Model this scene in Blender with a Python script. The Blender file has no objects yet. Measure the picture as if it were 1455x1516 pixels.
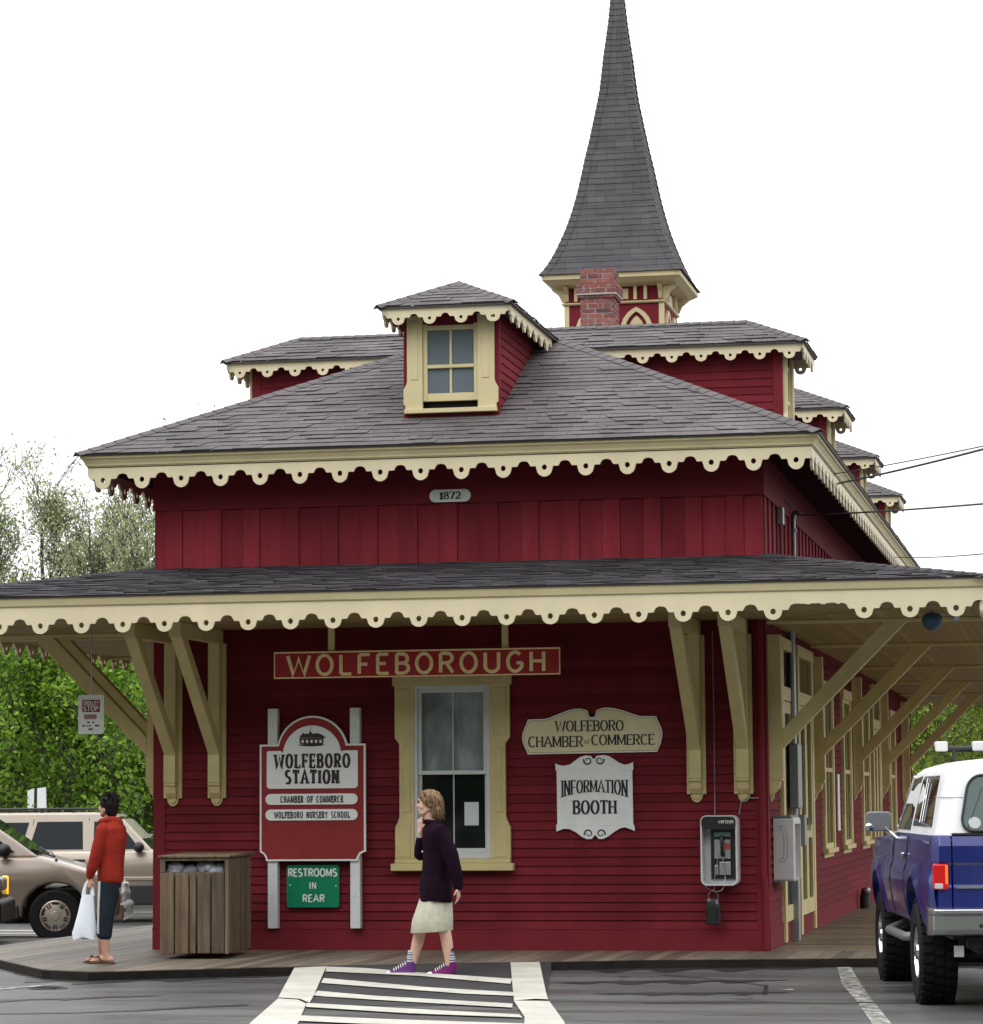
import bpy, bmesh, math, random
import numpy as np
from mathutils import Vector, Matrix
R = math.radians
rng = random.Random(7)
npr = np.random.RandomState(11)
scene = bpy.context.scene
COL = scene.collection
V = Vector

# ------------------------------------------------------------------ mesh collector
class MB:
    def __init__(s):
        s.v = []; s.f = []; s.uv = []; s.m = []
    def add(s, vs, fs, uvs=None, m=0):
        b = len(s.v)
        s.v += [tuple(p) for p in vs]
        for i, f in enumerate(fs):
            s.f.append([b + k for k in f]); s.m.append(m)
            s.uv.append(uvs[i] if uvs else None)
    def box(s, x0, x1, y0, y1, z0, z1, m=0):
        vs = [(x0,y0,z0),(x1,y0,z0),(x1,y1,z0),(x0,y1,z0),(x0,y0,z1),(x1,y0,z1),(x1,y1,z1),(x0,y1,z1)]
        s.add(vs, [(3,2,1,0),(4,5,6,7),(0,1,5,4),(1,2,6,5),(2,3,7,6),(3,0,4,7)], m=m)
    def hexa(s, vs, m=0):
        s.add(vs, [(3,2,1,0),(4,5,6,7),(0,1,5,4),(1,2,6,5),(2,3,7,6),(3,0,4,7)], m=m)
    def bar(s, p, q, w, h, up=(0,0,1), m=0):
        p = V(p); q = V(q); d = (q - p).normalized(); u = V(up)
        a = d.cross(u).normalized() * (w/2); b = a.normalized().cross(d).normalized() * (h/2)
        s.hexa([p-a-b, p+a-b, p+a+b, p-a+b, q-a-b, q+a-b, q+a+b, q-a+b], m)
    def prism(s, poly, O, U, Vv, N, depth, m=0, base=0.0):
        O = V(O); U = V(U); Vv = V(Vv); N = V(N); n = len(poly)
        a = [O + U*x + Vv*y + N*base for x, y in poly]
        b = [p + N*depth for p in a]
        fs = [list(range(n))[::-1], list(range(n, 2*n))]
        for i in range(n):
            j = (i+1) % n; fs.append([i, j, n+j, n+i])
        s.add(a + b, fs, m=m)
    def tube(s, pts, r, n=8, m=0, cap=True, sx=1.0):
        pts = [V(p) for p in pts]; k = len(pts)
        rs = r if isinstance(r, (list, tuple)) else [r]*k
        vs = []; prev = None
        for i, p in enumerate(pts):
            d = (pts[min(i+1, k-1)] - pts[max(i-1, 0)])
            d = d.normalized() if d.length > 1e-9 else V((0,0,1))
            if prev is None:
                a = d.cross(V((0,0,1)) if abs(d.z) < .9 else V((1,0,0))).normalized()
            else:
                a = (prev - d*prev.dot(d)).normalized()
            prev = a; b = d.cross(a)
            for j in range(n):
                t = 2*math.pi*j/n
                vs.append(p + a*math.cos(t)*rs[i]*sx + b*math.sin(t)*rs[i])
        fs = []
        for i in range(k-1):
            for j in range(n):
                q = (j+1) % n
                fs.append([i*n+j, i*n+q, (i+1)*n+q, (i+1)*n+j])
        if cap:
            fs.append(list(range(n))[::-1]); fs.append([(k-1)*n+j for j in range(n)])
        s.add(vs, fs, m=m)
    def loft(s, rings, cap=True, m=0):
        n = len(rings[0]); vs = [p for r in rings for p in r]; fs = []
        for i in range(len(rings)-1):
            for j in range(n):
                q = (j+1) % n
                fs.append([i*n+j, i*n+q, (i+1)*n+q, (i+1)*n+j])
        if cap:
            fs.append(list(range(n))[::-1]); fs.append([(len(rings)-1)*n+j for j in range(n)])
        s.add(vs, fs, m=m)
    def lathe(s, prof, O, axis, n=24, m=0):
        # prof: (r, h) along axis
        O = V(O); ax = V(axis).normalized()
        a = ax.cross(V((0,0,1)) if abs(ax.z) < .9 else V((1,0,0))).normalized(); b = ax.cross(a)
        rings = [[O + ax*h + a*math.cos(2*math.pi*j/n)*r + b*math.sin(2*math.pi*j/n)*r for j in range(n)] for r, h in prof]
        s.loft(rings, True, m)
    def ball(s, c, rx, ry, rz, n=14, k=9, m=0):
        c = V(c)
        rings = [[c + V((rx*math.sin(t)*math.cos(2*math.pi*j/n), ry*math.sin(t)*math.sin(2*math.pi*j/n), rz*math.cos(t))) for j in range(n)]
                 for t in [math.pi*(i+.02)/(k-1+.04) for i in range(k)]]
        s.loft(rings, True, m)
    def lapped(s, bl, br, tr, tl, n, t, m=0, seg=None, jit=0.0, tabs=False):
        """courses of lapped boards / shingles on a quad; lower edge of each course stands proud by t"""
        bl, br, tr, tl = V(bl), V(br), V(tr), V(tl)
        N = (br-bl).cross(tl-bl)
        if N.length < 1e-9: N = (br-bl).cross(tr-bl)
        N.normalize()
        H = ((tl+tr)/2 - (bl+br)/2).length; Ud = (br-bl).normalized()
        for i in range(n):
            a, b = i/n, (i+1)/n
            L0 = bl.lerp(tl, a); R0 = br.lerp(tr, a); L1 = bl.lerp(tl, b); R1 = br.lerp(tr, b)
            W0 = (R0-L0).length
            cuts = [0.0, 1.0]
            if seg and W0 > seg:
                k = max(1, int(W0/seg)); off = rng.random()*.9/k
                cuts = [0.0] + sorted(x for x in [(j+off+(rng.uniform(-.3,.3) if tabs else 0))/k for j in range(k+1)] if .01 < x < .99) + [1.0]
            for c0, c1 in zip(cuts[:-1], cuts[1:]):
                tt = t*(1 + jit*(rng.random()*2-1))
                if tabs: tt = t*rng.choice((.55,.65,1.0,1.0,1.55)); 
                A = L0.lerp(R0, c0); B = L0.lerp(R0, c1); Cc = L1.lerp(R1, c1); D = L1.lerp(R1, c0)
                vs = [A, B, A+N*tt, B+N*tt, Cc+N*(.0008 + (max(0,tt-t)*.7 if tabs else 0)), D+N*(.0008 + (max(0,tt-t)*.7 if tabs else 0))]
                u0 = (A-bl).dot(Ud); u1 = (B-bl).dot(Ud); u2 = (Cc-bl).dot(Ud); u3 = (D-bl).dot(Ud)
                uv1 = [(u0, a*H), (u1, a*H), (u1, a*H), (u0, a*H)]
                uv2 = [(u0, a*H), (u1, a*H), (u2, b*H), (u3, b*H)]
                s.add(vs, [(0,1,3,2), (2,3,4,5)], [uv1, uv2], m)
    def xf(s, M):
        s.v = [tuple(M @ V(p)) for p in s.v]; return s
    def build(s, name, mat, parent=None, smooth=None, bevel=0, segs=2, fix=False, loc=None):
        me = bpy.data.meshes.new(name)
        me.from_pydata([tuple(p) for p in s.v], [], s.f)
        mats = mat if isinstance(mat, (list, tuple)) else [mat]
        for q in mats: me.materials.append(q)
        if len(mats) > 1: me.polygons.foreach_set('material_index', s.m)
        if any(u for u in s.uv):
            l = me.uv_layers.new(name='UVMap').data
            for p, u in zip(me.polygons, s.uv):
                if u:
                    for k, li in enumerate(p.loop_indices): l[li].uv = u[k % len(u)]
        if fix or bevel or smooth is not None:
            bm = bmesh.new(); bm.from_mesh(me)
            bmesh.ops.recalc_face_normals(bm, faces=bm.faces)
            bm.to_mesh(me); bm.free()
        if smooth is not None:
            me.polygons.foreach_set('use_smooth', [True]*len(me.polygons))
            me.set_sharp_from_angle(angle=R(smooth))
        me.update()
        o = bpy.data.objects.new(name, me); COL.objects.link(o)
        if parent: o.parent = parent
        if loc: o.location = loc
        if bevel:
            md = o.modifiers.new('bevel', 'BEVEL'); md.width = bevel; md.segments = segs
            md.limit_method = 'ANGLE'; md.angle_limit = R(35)
        return o

def tag(o, label=None, cat=None, group=None, kind=None):
    if label: o['label'] = label
    if cat: o['category'] = cat
    if group: o['group'] = group
    if kind: o['kind'] = kind
    return o
def thing(name, label, cat, loc=(0,0,0), rz=0, group=None):
    o = bpy.data.objects.new(name, None); COL.objects.link(o)
    o.empty_display_size = .2
    o.location = loc; o.rotation_euler = (0,0,rz)
    return tag(o, label, cat, group)
def copy_tree(o, parent=None):
    c = o.copy(); COL.objects.link(c)
    if parent: c.parent = parent
    for ch in [k for k in bpy.data.objects if k.parent == o]:
        copy_tree(ch, c)
    return c
def offset_poly(poly, d):
    """inset (d>0) a counter-clockwise polygon"""
    n = len(poly); out = []
    for i in range(n):
        p0 = V((*poly[i-1], 0)); p1 = V((*poly[i], 0)); p2 = V((*poly[(i+1) % n], 0))
        e1 = (p1-p0).normalized(); e2 = (p2-p1).normalized()
        n1 = V((-e1.y, e1.x, 0)); n2 = V((-e2.y, e2.x, 0))
        b = n1 + n2
        if b.length < 1e-6: b = n1
        b.normalize(); k = d / max(.35, b.dot(n1))
        q = p1 + b*k; out.append((q.x, q.y))
    return out
def arc(cx, cy, rx, ry, a0, a1, n=10):
    return [(cx + rx*math.cos(R(a0 + (a1-a0)*i/n)), cy + ry*math.sin(R(a0 + (a1-a0)*i/n))) for i in range(n+1)]

# ------------------------------------------------------------------ materials
class NT:
    def __init__(s, name):
        s.mat = bpy.data.materials.new(name); s.mat.use_nodes = True
        s.t = s.mat.node_tree; s.n = s.t.nodes; s.b = s.n['Principled BSDF']
    def new(s, t, **kw):
        n = s.n.new(t)
        for k, v in kw.items():
            if k in n.inputs: n.inputs[k].default_value = v
            else: setattr(n, k, v)
        return n
    def link(s, a, b): s.t.links.new(a, b)
    def coords(s, kind='Object', scale=(1,1,1)):
        tc = s.new('ShaderNodeTexCoord'); mp = s.new('ShaderNodeMapping')
        mp.inputs['Scale'].default_value = scale
        s.link(tc.outputs[kind], mp.inputs['Vector']); return mp.outputs['Vector']
    def noise(s, vec, scale, detail=4, rough=.55):
        n = s.new('ShaderNodeTexNoise'); n.inputs['Scale'].default_value = scale
        n.inputs['Detail'].default_value = detail; n.inputs['Roughness'].default_value = rough
        s.link(vec, n.inputs['Vector']); return n.outputs['Fac']
    def ramp(s, fac, stops):
        r = s.new('ShaderNodeValToRGB'); el = r.color_ramp.elements
        while len(el) > 1: el.remove(el[-1])
        el[0].position = stops[0][0]; el[0].color = (*stops[0][1], 1)
        for p, c in stops[1:]:
            e = el.new(p); e.color = (*c, 1)
        s.link(fac, r.inputs['Fac']); return r.outputs['Color']
    def mix(s, fac, a, b, mode='MIX'):
        m = s.new('ShaderNodeMix', data_type='RGBA', blend_type=mode)
        for sock, x in ((m.inputs['Factor'], fac), (m.inputs['A'], a), (m.inputs['B'], b)):
            pass
        ins = [i for i in m.inputs if i.enabled] if False else m.inputs
        F, A, B = m.inputs[0], m.inputs[6], m.inputs[7]
        for sock, x in ((F, fac), (A, a), (B, b)):
            if isinstance(x, (int, float)): sock.default_value = x
            elif isinstance(x, tuple): sock.default_value = (*x, 1) if len(x) == 3 else x
            else: s.link(x, sock)
        return m.outputs[2]
    def island(s):
        return s.new('ShaderNodeNewGeometry').outputs['Random Per Island']
    def bump(s, h, dist=.01, strength=.5):
        b = s.new('ShaderNodeBump'); b.inputs['Distance'].default_value = dist; b.inputs['Strength'].default_value = strength
        s.link(h, b.inputs['Height']); s.link(b.outputs['Normal'], s.b.inputs['Normal'])
    def math(s, op, a, b=0.0):
        m = s.new('ShaderNodeMath', operation=op)
        for i, x in enumerate((a, b)):
            if isinstance(x, (int, float)): m.inputs[i].default_value = x
            else: s.link(x, m.inputs[i])
        return m.outputs[0]
    def col(s, c):
        if isinstance(c, tuple): s.b.inputs['Base Color'].default_value = (*c, 1)
        else: s.link(c, s.b.inputs['Base Color'])
    def rough(s, r):
        if isinstance(r, (int, float)): s.b.inputs['Roughness'].default_value = r
        else: s.link(r, s.b.inputs['Roughness'])

def sc(c, k): return tuple(min(1, x*k) for x in c)
def paint(name, c, rough=.5, var=.12, scale=3, streak=None, bump=.15, island=.0, spec=.16, wear=None, fine=60):
    m = NT(name); vec = m.coords('Object', streak or (1,1,1))
    n1 = m.noise(vec, scale, 5)
    base = m.ramp(n1, [(.25, sc(c, 1-var)), (.75, sc(c, 1+var))])
    if island:
        base = m.mix(1.0, base, m.ramp(m.island(), [(0, (1-island,)*3), (1, (1+island*.5,)*3)]), 'MULTIPLY')
    if wear:
        w = m.ramp(m.noise(m.coords('Object', (1,1,.5)), 9, 8, .7), [(wear[1], (0,0,0)), (wear[1]+.05, (1,1,1))])
        base = m.mix(w, base, wear[0])
    m.col(base)
    n2 = m.noise(m.coords('Object'), fine, 3)
    rr = m.new('ShaderNodeMapRange'); m.link(n1, rr.inputs[0]); rr.inputs[3].default_value = max(.05, rough-.12); rr.inputs[4].default_value = min(1, rough+.12)
    m.rough(rr.outputs[0]); m.b.inputs['Specular IOR Level'].default_value = spec
    if bump: m.bump(n2, .004, bump)
    return m.mat
def plain(name, c, rough=.5, metal=0, spec=.5, emit=None, es=1, coat=0):
    m = NT(name); m.col(c); m.rough(rough); m.b.inputs['Metallic'].default_value = metal
    m.b.inputs['Specular IOR Level'].default_value = spec
    if coat:
        m.b.inputs['Coat Weight'].default_value = coat; m.b.inputs['Coat Roughness'].default_value = .06
    if emit:
        m.b.inputs['Emission Color'].default_value = (*emit, 1); m.b.inputs['Emission Strength'].default_value = es
    return m.mat
def shingle(name, c, var=.3, course=.14):
    m = NT(name)
    tc = m.new('ShaderNodeTexCoord')
    br = m.new('ShaderNodeTexBrick'); br.offset = .5; br.squash = 1
    m.link(tc.outputs['UV'], br.inputs['Vector'])
    br.inputs['Scale'].default_value = 1; br.inputs['Brick Width'].default_value = .25; br.inputs['Row Height'].default_value = course
    br.inputs['Mortar Size'].default_value = .003; br.inputs['Mortar Smooth'].default_value = .1; br.inputs['Bias'].default_value = .0
    br.inputs['Color1'].default_value = (*sc(c, 1-var), 1); br.inputs['Color2'].default_value = (*sc(c, 1+var), 1)
    br.inputs['Mortar'].default_value = (*sc(c, .45), 1)
    n = m.noise(m.coords('Object'), 1.3, 5)
    grit = m.noise(m.coords('Object'), 260, 2)
    base = m.mix(1.0, br.outputs['Color'], m.ramp(n, [(.3, (.82,.84,.86)), (.7, (1.15,1.1,1.12))]), 'MULTIPLY')
    base = m.mix(1.0, base, m.ramp(grit, [(.3, (.75,)*3), (.7, (1.25,)*3)]), 'MULTIPLY')
    base = m.mix(1.0, base, m.ramp(m.island(), [(0, (.93,)*3), (1, (1.06,)*3)]), 'MULTIPLY')
    m.col(base); m.rough(.75); m.b.inputs['Specular IOR Level'].default_value = .14
    m.bump(grit, .003, .5)
    return m.mat
def wood(name, c, var=.45, axis=(1,1,.12), rough=.55, scale=14, spec=.4):
    m = NT(name); vec = m.coords('Object', axis)
    g = m.noise(vec, scale, 6, .65)
    base = m.ramp(g, [(.25, sc(c, 1-var)), (.5, c), (.78, sc(c, 1+var))])
    base = m.mix(1.0, base, m.ramp(m.island(), [(0, (.62,.6,.58)), (.5, (1,.97,.93)), (1, (1.3,1.2,1.05))]), 'MULTIPLY')
    m.col(base); m.rough(rough); m.bump(g, .006, .6); m.b.inputs['Specular IOR Level'].default_value = spec
    return m.mat

def carpaint(name, c, metal=.35):
    m = NT(name); fl = m.noise(m.coords('Object'), 700, 1)
    dirt = m.noise(m.coords('Object', (1,1,1)), 2.2, 6)
    base = m.ramp(fl, [(.3, sc(c, .88)), (.7, sc(c, 1.12))])
    base = m.mix(m.ramp(dirt, [(.45, (0,0,0)), (.85, (.14,)*3)]), base, (.16,.145,.125))
    m.col(base); m.b.inputs['Metallic'].default_value = metal
    m.rough(m.ramp(dirt, [(.3, (.25,)*3), (.8, (.42,)*3)]))
    m.b.inputs['Coat Weight'].default_value = .5; m.b.inputs['Coat Roughness'].default_value = .07
    return m.mat

RED = (.168, .0205, .0285); CREAM = (.59, .51, .30)
M = {}
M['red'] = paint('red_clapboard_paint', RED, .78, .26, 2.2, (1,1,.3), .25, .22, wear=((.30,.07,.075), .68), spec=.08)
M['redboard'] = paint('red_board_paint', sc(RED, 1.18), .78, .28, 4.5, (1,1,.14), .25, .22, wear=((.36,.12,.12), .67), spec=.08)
M['redtrim'] = paint('red_trim_paint', sc(RED, 1.05), .72, .14, 3, (1,1,.3), .2, spec=.08)
M['cream'] = paint('cream_trim_paint', CREAM, .5, .09, 3, None, .2, wear=((.36,.29,.16), .69))
M['creamlow'] = paint('ochre_cream_paint', (.60,.505,.255), .5, .12, 3, None, .2, .06, wear=((.30,.23,.10), .68))
M['fascia'] = paint('pale_cream_fascia_paint', (.66,.585,.40), .5, .10, 2, (1,1,.5), .2, wear=((.38,.31,.20), .67))
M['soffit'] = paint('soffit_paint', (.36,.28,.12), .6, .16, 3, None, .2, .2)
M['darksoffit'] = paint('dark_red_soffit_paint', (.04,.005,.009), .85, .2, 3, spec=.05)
M['roof'] = shingle('grey_purple_shingles', (.117,.107,.107), .13, .122)
M['canroof'] = shingle('wet_charcoal_shingles', (.056,.053,.057), .2, .1145)
M['spire'] = shingle('slate_grey_shingles', (.084,.081,.084), .13, .16)
M['drip'] = plain('drip_edge_metal', (.10,.095,.09), .4, .5)

m_ = NT('chimney_brick'); isl = m_.island()
b_ = m_.ramp(isl, [(0, (.13,.040,.042)), (.35, (.21,.062,.056)), (.7, (.28,.090,.075)), (.9, (.16,.060,.062)), (1, (.06,.03,.034))])
b_ = m_.mix(m_.ramp(m_.noise(m_.coords(), 14, 5), [(.5, (0,0,0)), (.75, (.35,)*3)]), b_, (.42,.35,.33))
m_.col(b_); m_.rough(.85); m_.bump(m_.noise(m_.coords(), 60, 4), .006, .6); M['brick'] = m_.mat
M['mortar'] = paint('mortar', (.46,.42,.40), .9, .2, 20)
M['white'] = paint('white_sign_paint', (.85,.87,.87), .45, .06, 5, None, .1)
M['whitewood'] = paint('white_post_paint', (.68,.70,.70), .5, .1, 5, (1,1,.2), .2)
M['signred'] = paint('sign_red_paint', (.27,.034,.036), .45, .12, 4, None, .1, wear=((.42,.16,.15), .75))
M['nameboard'] = paint('name_board_red', (.36,.028,.034), .45, .14, 4, None, .1, wear=((.36,.14,.10), .72))
M['letter'] = paint('cream_letter_paint', (.86,.66,.37), .5, .15, 30, None, .1)
M['dark'] = plain('dark_lettering', (.028,.012,.014), .5)
M['black'] = plain('black_lettering', (.010,.010,.012), .45)
M['signcream'] = paint('chamber_sign_cream', (.80,.71,.47), .45, .06, 4, None, .1)
M['green'] = paint('restroom_sign_green', (.008,.21,.105), .4, .08, 4, None, .1)
M['offwhite'] = plain('white_lettering', (.74,.74,.72), .5)
def glassmat(name, tint, alpha):
    m = NT(name); m.col(tint); m.rough(.04); m.b.inputs['Specular IOR Level'].default_value = .55
    m.b.inputs['Alpha'].default_value = alpha
    return m.mat
M['glass'] = glassmat('window_glass', (.02,.025,.028), .38)
M['clearglass'] = glassmat('clear_window_glass', (.03,.035,.04), .10)
M['pane'] = glassmat('dark_window_pane', (.012,.016,.018), 1)
M['pane2'] = glassmat('bluish_window_pane', (.13,.155,.18), 1)
M['autoglass'] = glassmat('tinted_auto_glass', (.010,.015,.018), 1); M['autoglass'].node_tree.nodes['Principled BSDF'].inputs['Specular IOR Level'].default_value = .18
M['greenglass'] = glassmat('greenish_rear_glass', (.045,.085,.08), 1)
m_ = NT('plastic_sheet_painted_reflect'); m_.col(m_.ramp(m_.noise(m_.coords('Object', (1.6,1,.7)), 3.2, 5, .55), [(.3, (.16,.19,.21)), (.5, (.27,.31,.335)), (.72, (.46,.51,.54))])); m_.rough(.35); M['vinyl_painted_reflect'] = m_.mat  # plastic folds, plus window reflections painted in as pale grey noise patches
M['sash'] = paint('sash_white', (.62,.64,.64), .45, .06, 6)
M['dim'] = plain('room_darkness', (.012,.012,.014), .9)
M['paper'] = plain('paper_notice', (.62,.68,.70), .7)
M['steel'] = plain('galvanised_conduit', (.30,.32,.34), .42, .7)
M['phonewhite'] = paint('phone_hood_white', (.60,.60,.61), .35, .08, 8)
M['phonegrey'] = plain('phone_hood_grey', (.20,.21,.22), .45, .4)
M['phoneblack'] = plain('phone_black', (.012,.012,.014), .35)
M['phonesteel'] = plain('phone_faceplate', (.42,.43,.45), .3, .8)
M['phonered'] = plain('phone_red_card', (.42,.06,.06), .4)
M['teal'] = plain('phone_teal_strip', (.22,.38,.37), .4)
M['binwood'] = wood('weathered_bin_boards', (.125,.094,.064), .65, (1,1,.07), .6, 22)
M['deck'] = wood('wet_deck_boards', (.155,.135,.110), .32, (1,.1,1), .48, 9)
M['deckx'] = wood('wet_side_deck_boards', (.165,.135,.098), .32, (.1,1,1), .45, 9)
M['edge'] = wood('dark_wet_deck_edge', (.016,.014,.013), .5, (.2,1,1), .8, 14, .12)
M['bag'] = plain('white_plastic_bag', (.72,.76,.84), .35)
M['binbag'] = plain('clear_bin_liner', (.42,.45,.52), .3)
M['wire'] = plain('wire_black', (.015,.015,.016), .6)
M['bumpersteel'] = plain('bumper_steel', (.42,.42,.44), .28, 1)
M['chrome'] = plain('chrome', (.62,.62,.64), .12, 1)
M['tyre'] = paint('tyre_rubber', (.012,.012,.013), .75, .3, 20)
M['plastic'] = plain('black_plastic', (.012,.012,.013), .55)
M['tan'] = carpaint('tan_metallic_paint', (.33,.275,.23))
M['champ'] = carpaint('champagne_metallic_paint', (.37,.315,.255))
M['darkcar'] = carpaint('dark_car_paint', (.02,.021,.024))
M['blue'] = carpaint('cobalt_truck_paint', (.006,.016,.155), .15)
M['trucktop'] = paint('white_hardtop', (.72,.73,.73), .35, .05, 3)
M['hub'] = plain('hubcap_alloy', (.52,.47,.43), .35, .75)
M['amber'] = plain('amber_lamp', (.85,.42,.02), .25, emit=(1,.55,.03), es=1.5)
M['lens'] = plain('clear_lens', (.55,.55,.53), .15)
M['taillit'] = plain('tail_lamp_lit', (.5,.01,.005), .3, emit=(1,.10,.02), es=2.6)
M['tail'] = plain('tail_lamp_red', (.5,.006,.008), .25, emit=(.9,.012,.01), es=.10)
M['cladding'] = plain('dark_cladding', (.018,.018,.02), .5)
M['skin'] = paint('skin', (.58,.36,.28), .5, .07, 12, None, .1)
M['skin2'] = paint('tanned_skin', (.50,.29,.21), .5, .07, 12, None, .1)
M['coat'] = paint('dark_plum_coat', (.011,.0035,.010), .9, .4, 18, None, .4, spec=.08)
M['skirt'] = paint('cream_skirt_cloth', (.50,.48,.38), .85, .16, 22, None, .4)
M['sneaker'] = paint('purple_canvas', (.115,.035,.165), .75, .2, 20, None, .3)
M['sneaker2'] = paint('magenta_purple_canvas', (.145,.016,.115), .75, .2, 20, None, .3)
M['rubber'] = plain('white_rubber', (.66,.66,.66), .5)
M['hairblond'] = NT('sandy_hair'); h_ = M['hairblond']
h_.col(h_.mix(1.0, h_.ramp(h_.noise(h_.coords('Object', (1,1,.25)), 55, 4), [(.28, (.055,.028,.012)), (.5, (.17,.095,.04)), (.72, (.36,.235,.115))]),
       h_.ramp(h_.island(), [(0, (.6,)*3), (1, (1.4,)*3)]), 'MULTIPLY')); h_.rough(.5); M['hairblond'] = h_.mat
M['hairdark'] = plain('dark_hair', (.008,.0045,.005), .6, spec=.2)
M['hoodie'] = paint('red_hoodie_fleece', (.255,.022,.013), .9, .2, 16, None, .5, spec=.15)
M['navy'] = paint('navy_track_pants', (.014,.021,.030), .85, .2, 14, None, .3, spec=.15)
M['sandal'] = plain('brown_sandal', (.055,.024,.014), .6)
M['sockw'] = plain('sock_white', (.55,.58,.60), .9)
M['sockb'] = plain('sock_black', (.012,.012,.014), .9)
M['sockg'] = plain('sock_blue_grey', (.16,.20,.27), .9)
M['lip'] = plain('lip', (.40,.13,.12), .5)
M['eye'] = plain('eye_dark', (.02,.014,.012), .3)
# ------------------------------------------------------------------ the station
W = 6.188; L = 24.4; X = (1,0,0); Y = (0,1,0); Z = (0,0,1)
st = thing('station_building', 'dark red clapboard railway station with cream scalloped trim, wide canopy and slate spire', 'railway station', (0,0,0))
RIDGE = 6.76; CX = W/2; SL = (RIDGE-4.961)/(CX+.65)

def scallop(length, period, off, top, flat, rt, rn, hole, thick, tooth=None, skip=(), kx=10):
    """sawn valance: teeth with a hole, notches between; local x along, z up, y thickness (front at y=0)"""
    tooth = rt if tooth is None else tooth
    xs = {0.0, length}
    k0 = int((-off)/period) - 2; k1 = int((length-off)/period) + 2
    for k in range(k0, k1+1):
        c = off + k*period
        for j in range(kx+1):
            xs.add(c - rt + 2*rt*j/kx)
        for j in range(7):
            xs.add(c + period/2 - rn + 2*rn*j/6)
            xs.add(c - hole + 2*hole*j/6)
        for e in (rt, -rt): xs.add(c + e*1.003)
        for e in (rn, -rn): xs.add(c + period/2 + e*1.004)
    xs = sorted(x for x in xs if 0 <= x <= length)
    def bz(x):
        k = math.floor((x-off)/period + .5); u = x - off - k*period; au = abs(u)
        if k in skip and au < period/2 - .02:
            return flat + .052 + .006*math.sin(x*43) + .004*math.sin(x*91)
        if au <= rt*1.0001: return flat - .006 - tooth*math.sqrt(max(0, 1-(au/rt)**2))
        w = period/2 - au
        if w <= rn*1.0001: return flat + rn*.8*math.sqrt(max(0, 1-(w/rn)**2))
        return flat
    def hz(x):
        k = math.floor((x-off)/period + .5); u = x - off - k*period
        if k in skip or abs(u) >= hole*.999: return None
        return math.sqrt(hole*hole-u*u)
    mb = MB(); hc = flat - .012
    for a, b in zip(xs[:-1], xs[1:]):
        if b - a < 1e-7: continue
        za, zb = bz(a + 1e-6), bz(b - 1e-6); mid = (a+b)/2; h = hz(mid)
        def strip(t0, t1, b0, b1):
            vs = [(a,0,b0),(b,0,b1),(b,0,t1),(a,0,t0),(a,thick,b0),(b,thick,b1),(b,thick,t1),(a,thick,t0)]
            mb.add(vs, [(0,1,2,3),(7,6,5,4),(0,4,5,1),(3,2,6,7)])
        if h is None: strip(top, top, za, zb)
        else:
            ha = hz(a) or 0; hb = hz(b) or 0
            strip(top, top, hc+ha, hc+hb); strip(hc-ha, hc-hb, za, zb)
    for x in (0, length):
        z0 = bz(min(max(x,1e-6), length-1e-6)); mb.add([(x,0,z0),(x,thick,z0),(x,thick,top),(x,0,top)], [(0,1,2,3)])
    return mb
def face_xf(side, x0, y0):
    """local (along, depth-inwards, z) to world for the four faces of a rectangle"""
    if side == 'front': return Matrix(((1,0,0,x0),(0,1,0,y0),(0,0,1,0),(0,0,0,1)))
    if side == 'right': return Matrix(((0,-1,0,x0),(1,0,0,y0),(0,0,1,0),(0,0,0,1)))
    if side == 'back':  return Matrix(((-1,0,0,x0),(0,-1,0,y0),(0,0,1,0),(0,0,0,1)))
    return Matrix(((0,1,0,x0),(-1,0,0,y0),(0,0,1,0),(0,0,0,1)))
def ring_scallops(name, e, mat, **kw):
    Lx = W + 2*e; Ly = L + 2*e
    for side, x0, y0, ln in (('front',-e,-e,Lx),('right',W+e,-e,Ly),('back',W+e,L+e,Lx),('left',-e,L+e,Ly)):
        k = dict(kw)
        if side != 'front': k['skip'] = ()
        ins = .028
        if side in ('right','left'):
            mb = scallop(ln-2*ins, off=kw['off'] - ins, **{a:b for a,b in k.items() if a != 'off'})
            y1 = y0 + (ins if side == 'right' else -ins)
            mb.xf(face_xf(side, x0, y1))
        else:
            mb = scallop(ln, **k); mb.xf(face_xf(side, x0, y0))
        mb.build(name, mat, st)
def rect_sweep(mb, prof, x0, x1, y0, y1):
    rings = [[(x0-o,y0-o,z),(x1+o,y0-o,z),(x1+o,y1+o,z),(x0-o,y1+o,z)] for o, z in prof]
    vs = [p for r in rings for p in r]; fs = []; n = len(prof)
    for i in range(n):
        j = (i+1) % n
        for k in range(4):
            q = (k+1) % 4; fs.append([i*4+k, i*4+q, j*4+q, j*4+k])
    mb.add(vs, fs)

# ---- lower walls
mb = MB()
nz = 34; z0 = .19; z1 = 3.20; ox0, ox1, oz0, oz1 = 2.66, 3.50, .19+7*3.01/34, .19+28*3.01/34
def clap_front(xa, xb, za, zb):
    n = max(1, round((zb-za)/(3.01/34))); mb.lapped((xa,0,za),(xb,0,za),(xb,0,zb),(xa,0,zb), n, .020, seg=3.6)
clap_front(.10, ox0, z0, z1); clap_front(ox1, W-.10, z0, z1); clap_front(ox0, ox1, z0, oz0); clap_front(ox0, ox1, oz1, z1)
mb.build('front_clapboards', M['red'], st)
for nm, a, b in (('side_clapboards', (W,.10), (W,L-.1)), ('side_clapboards', (0,L-.1), (0,.10)), ('rear_clapboards', (W-.1,L), (.1,L))):
    mb = MB(); mb.lapped((*a,z0),(*b,z0),(*b,z1),(*a,z1), nz, .019, seg=4.2); mb.build(nm, M['red'], st)
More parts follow.
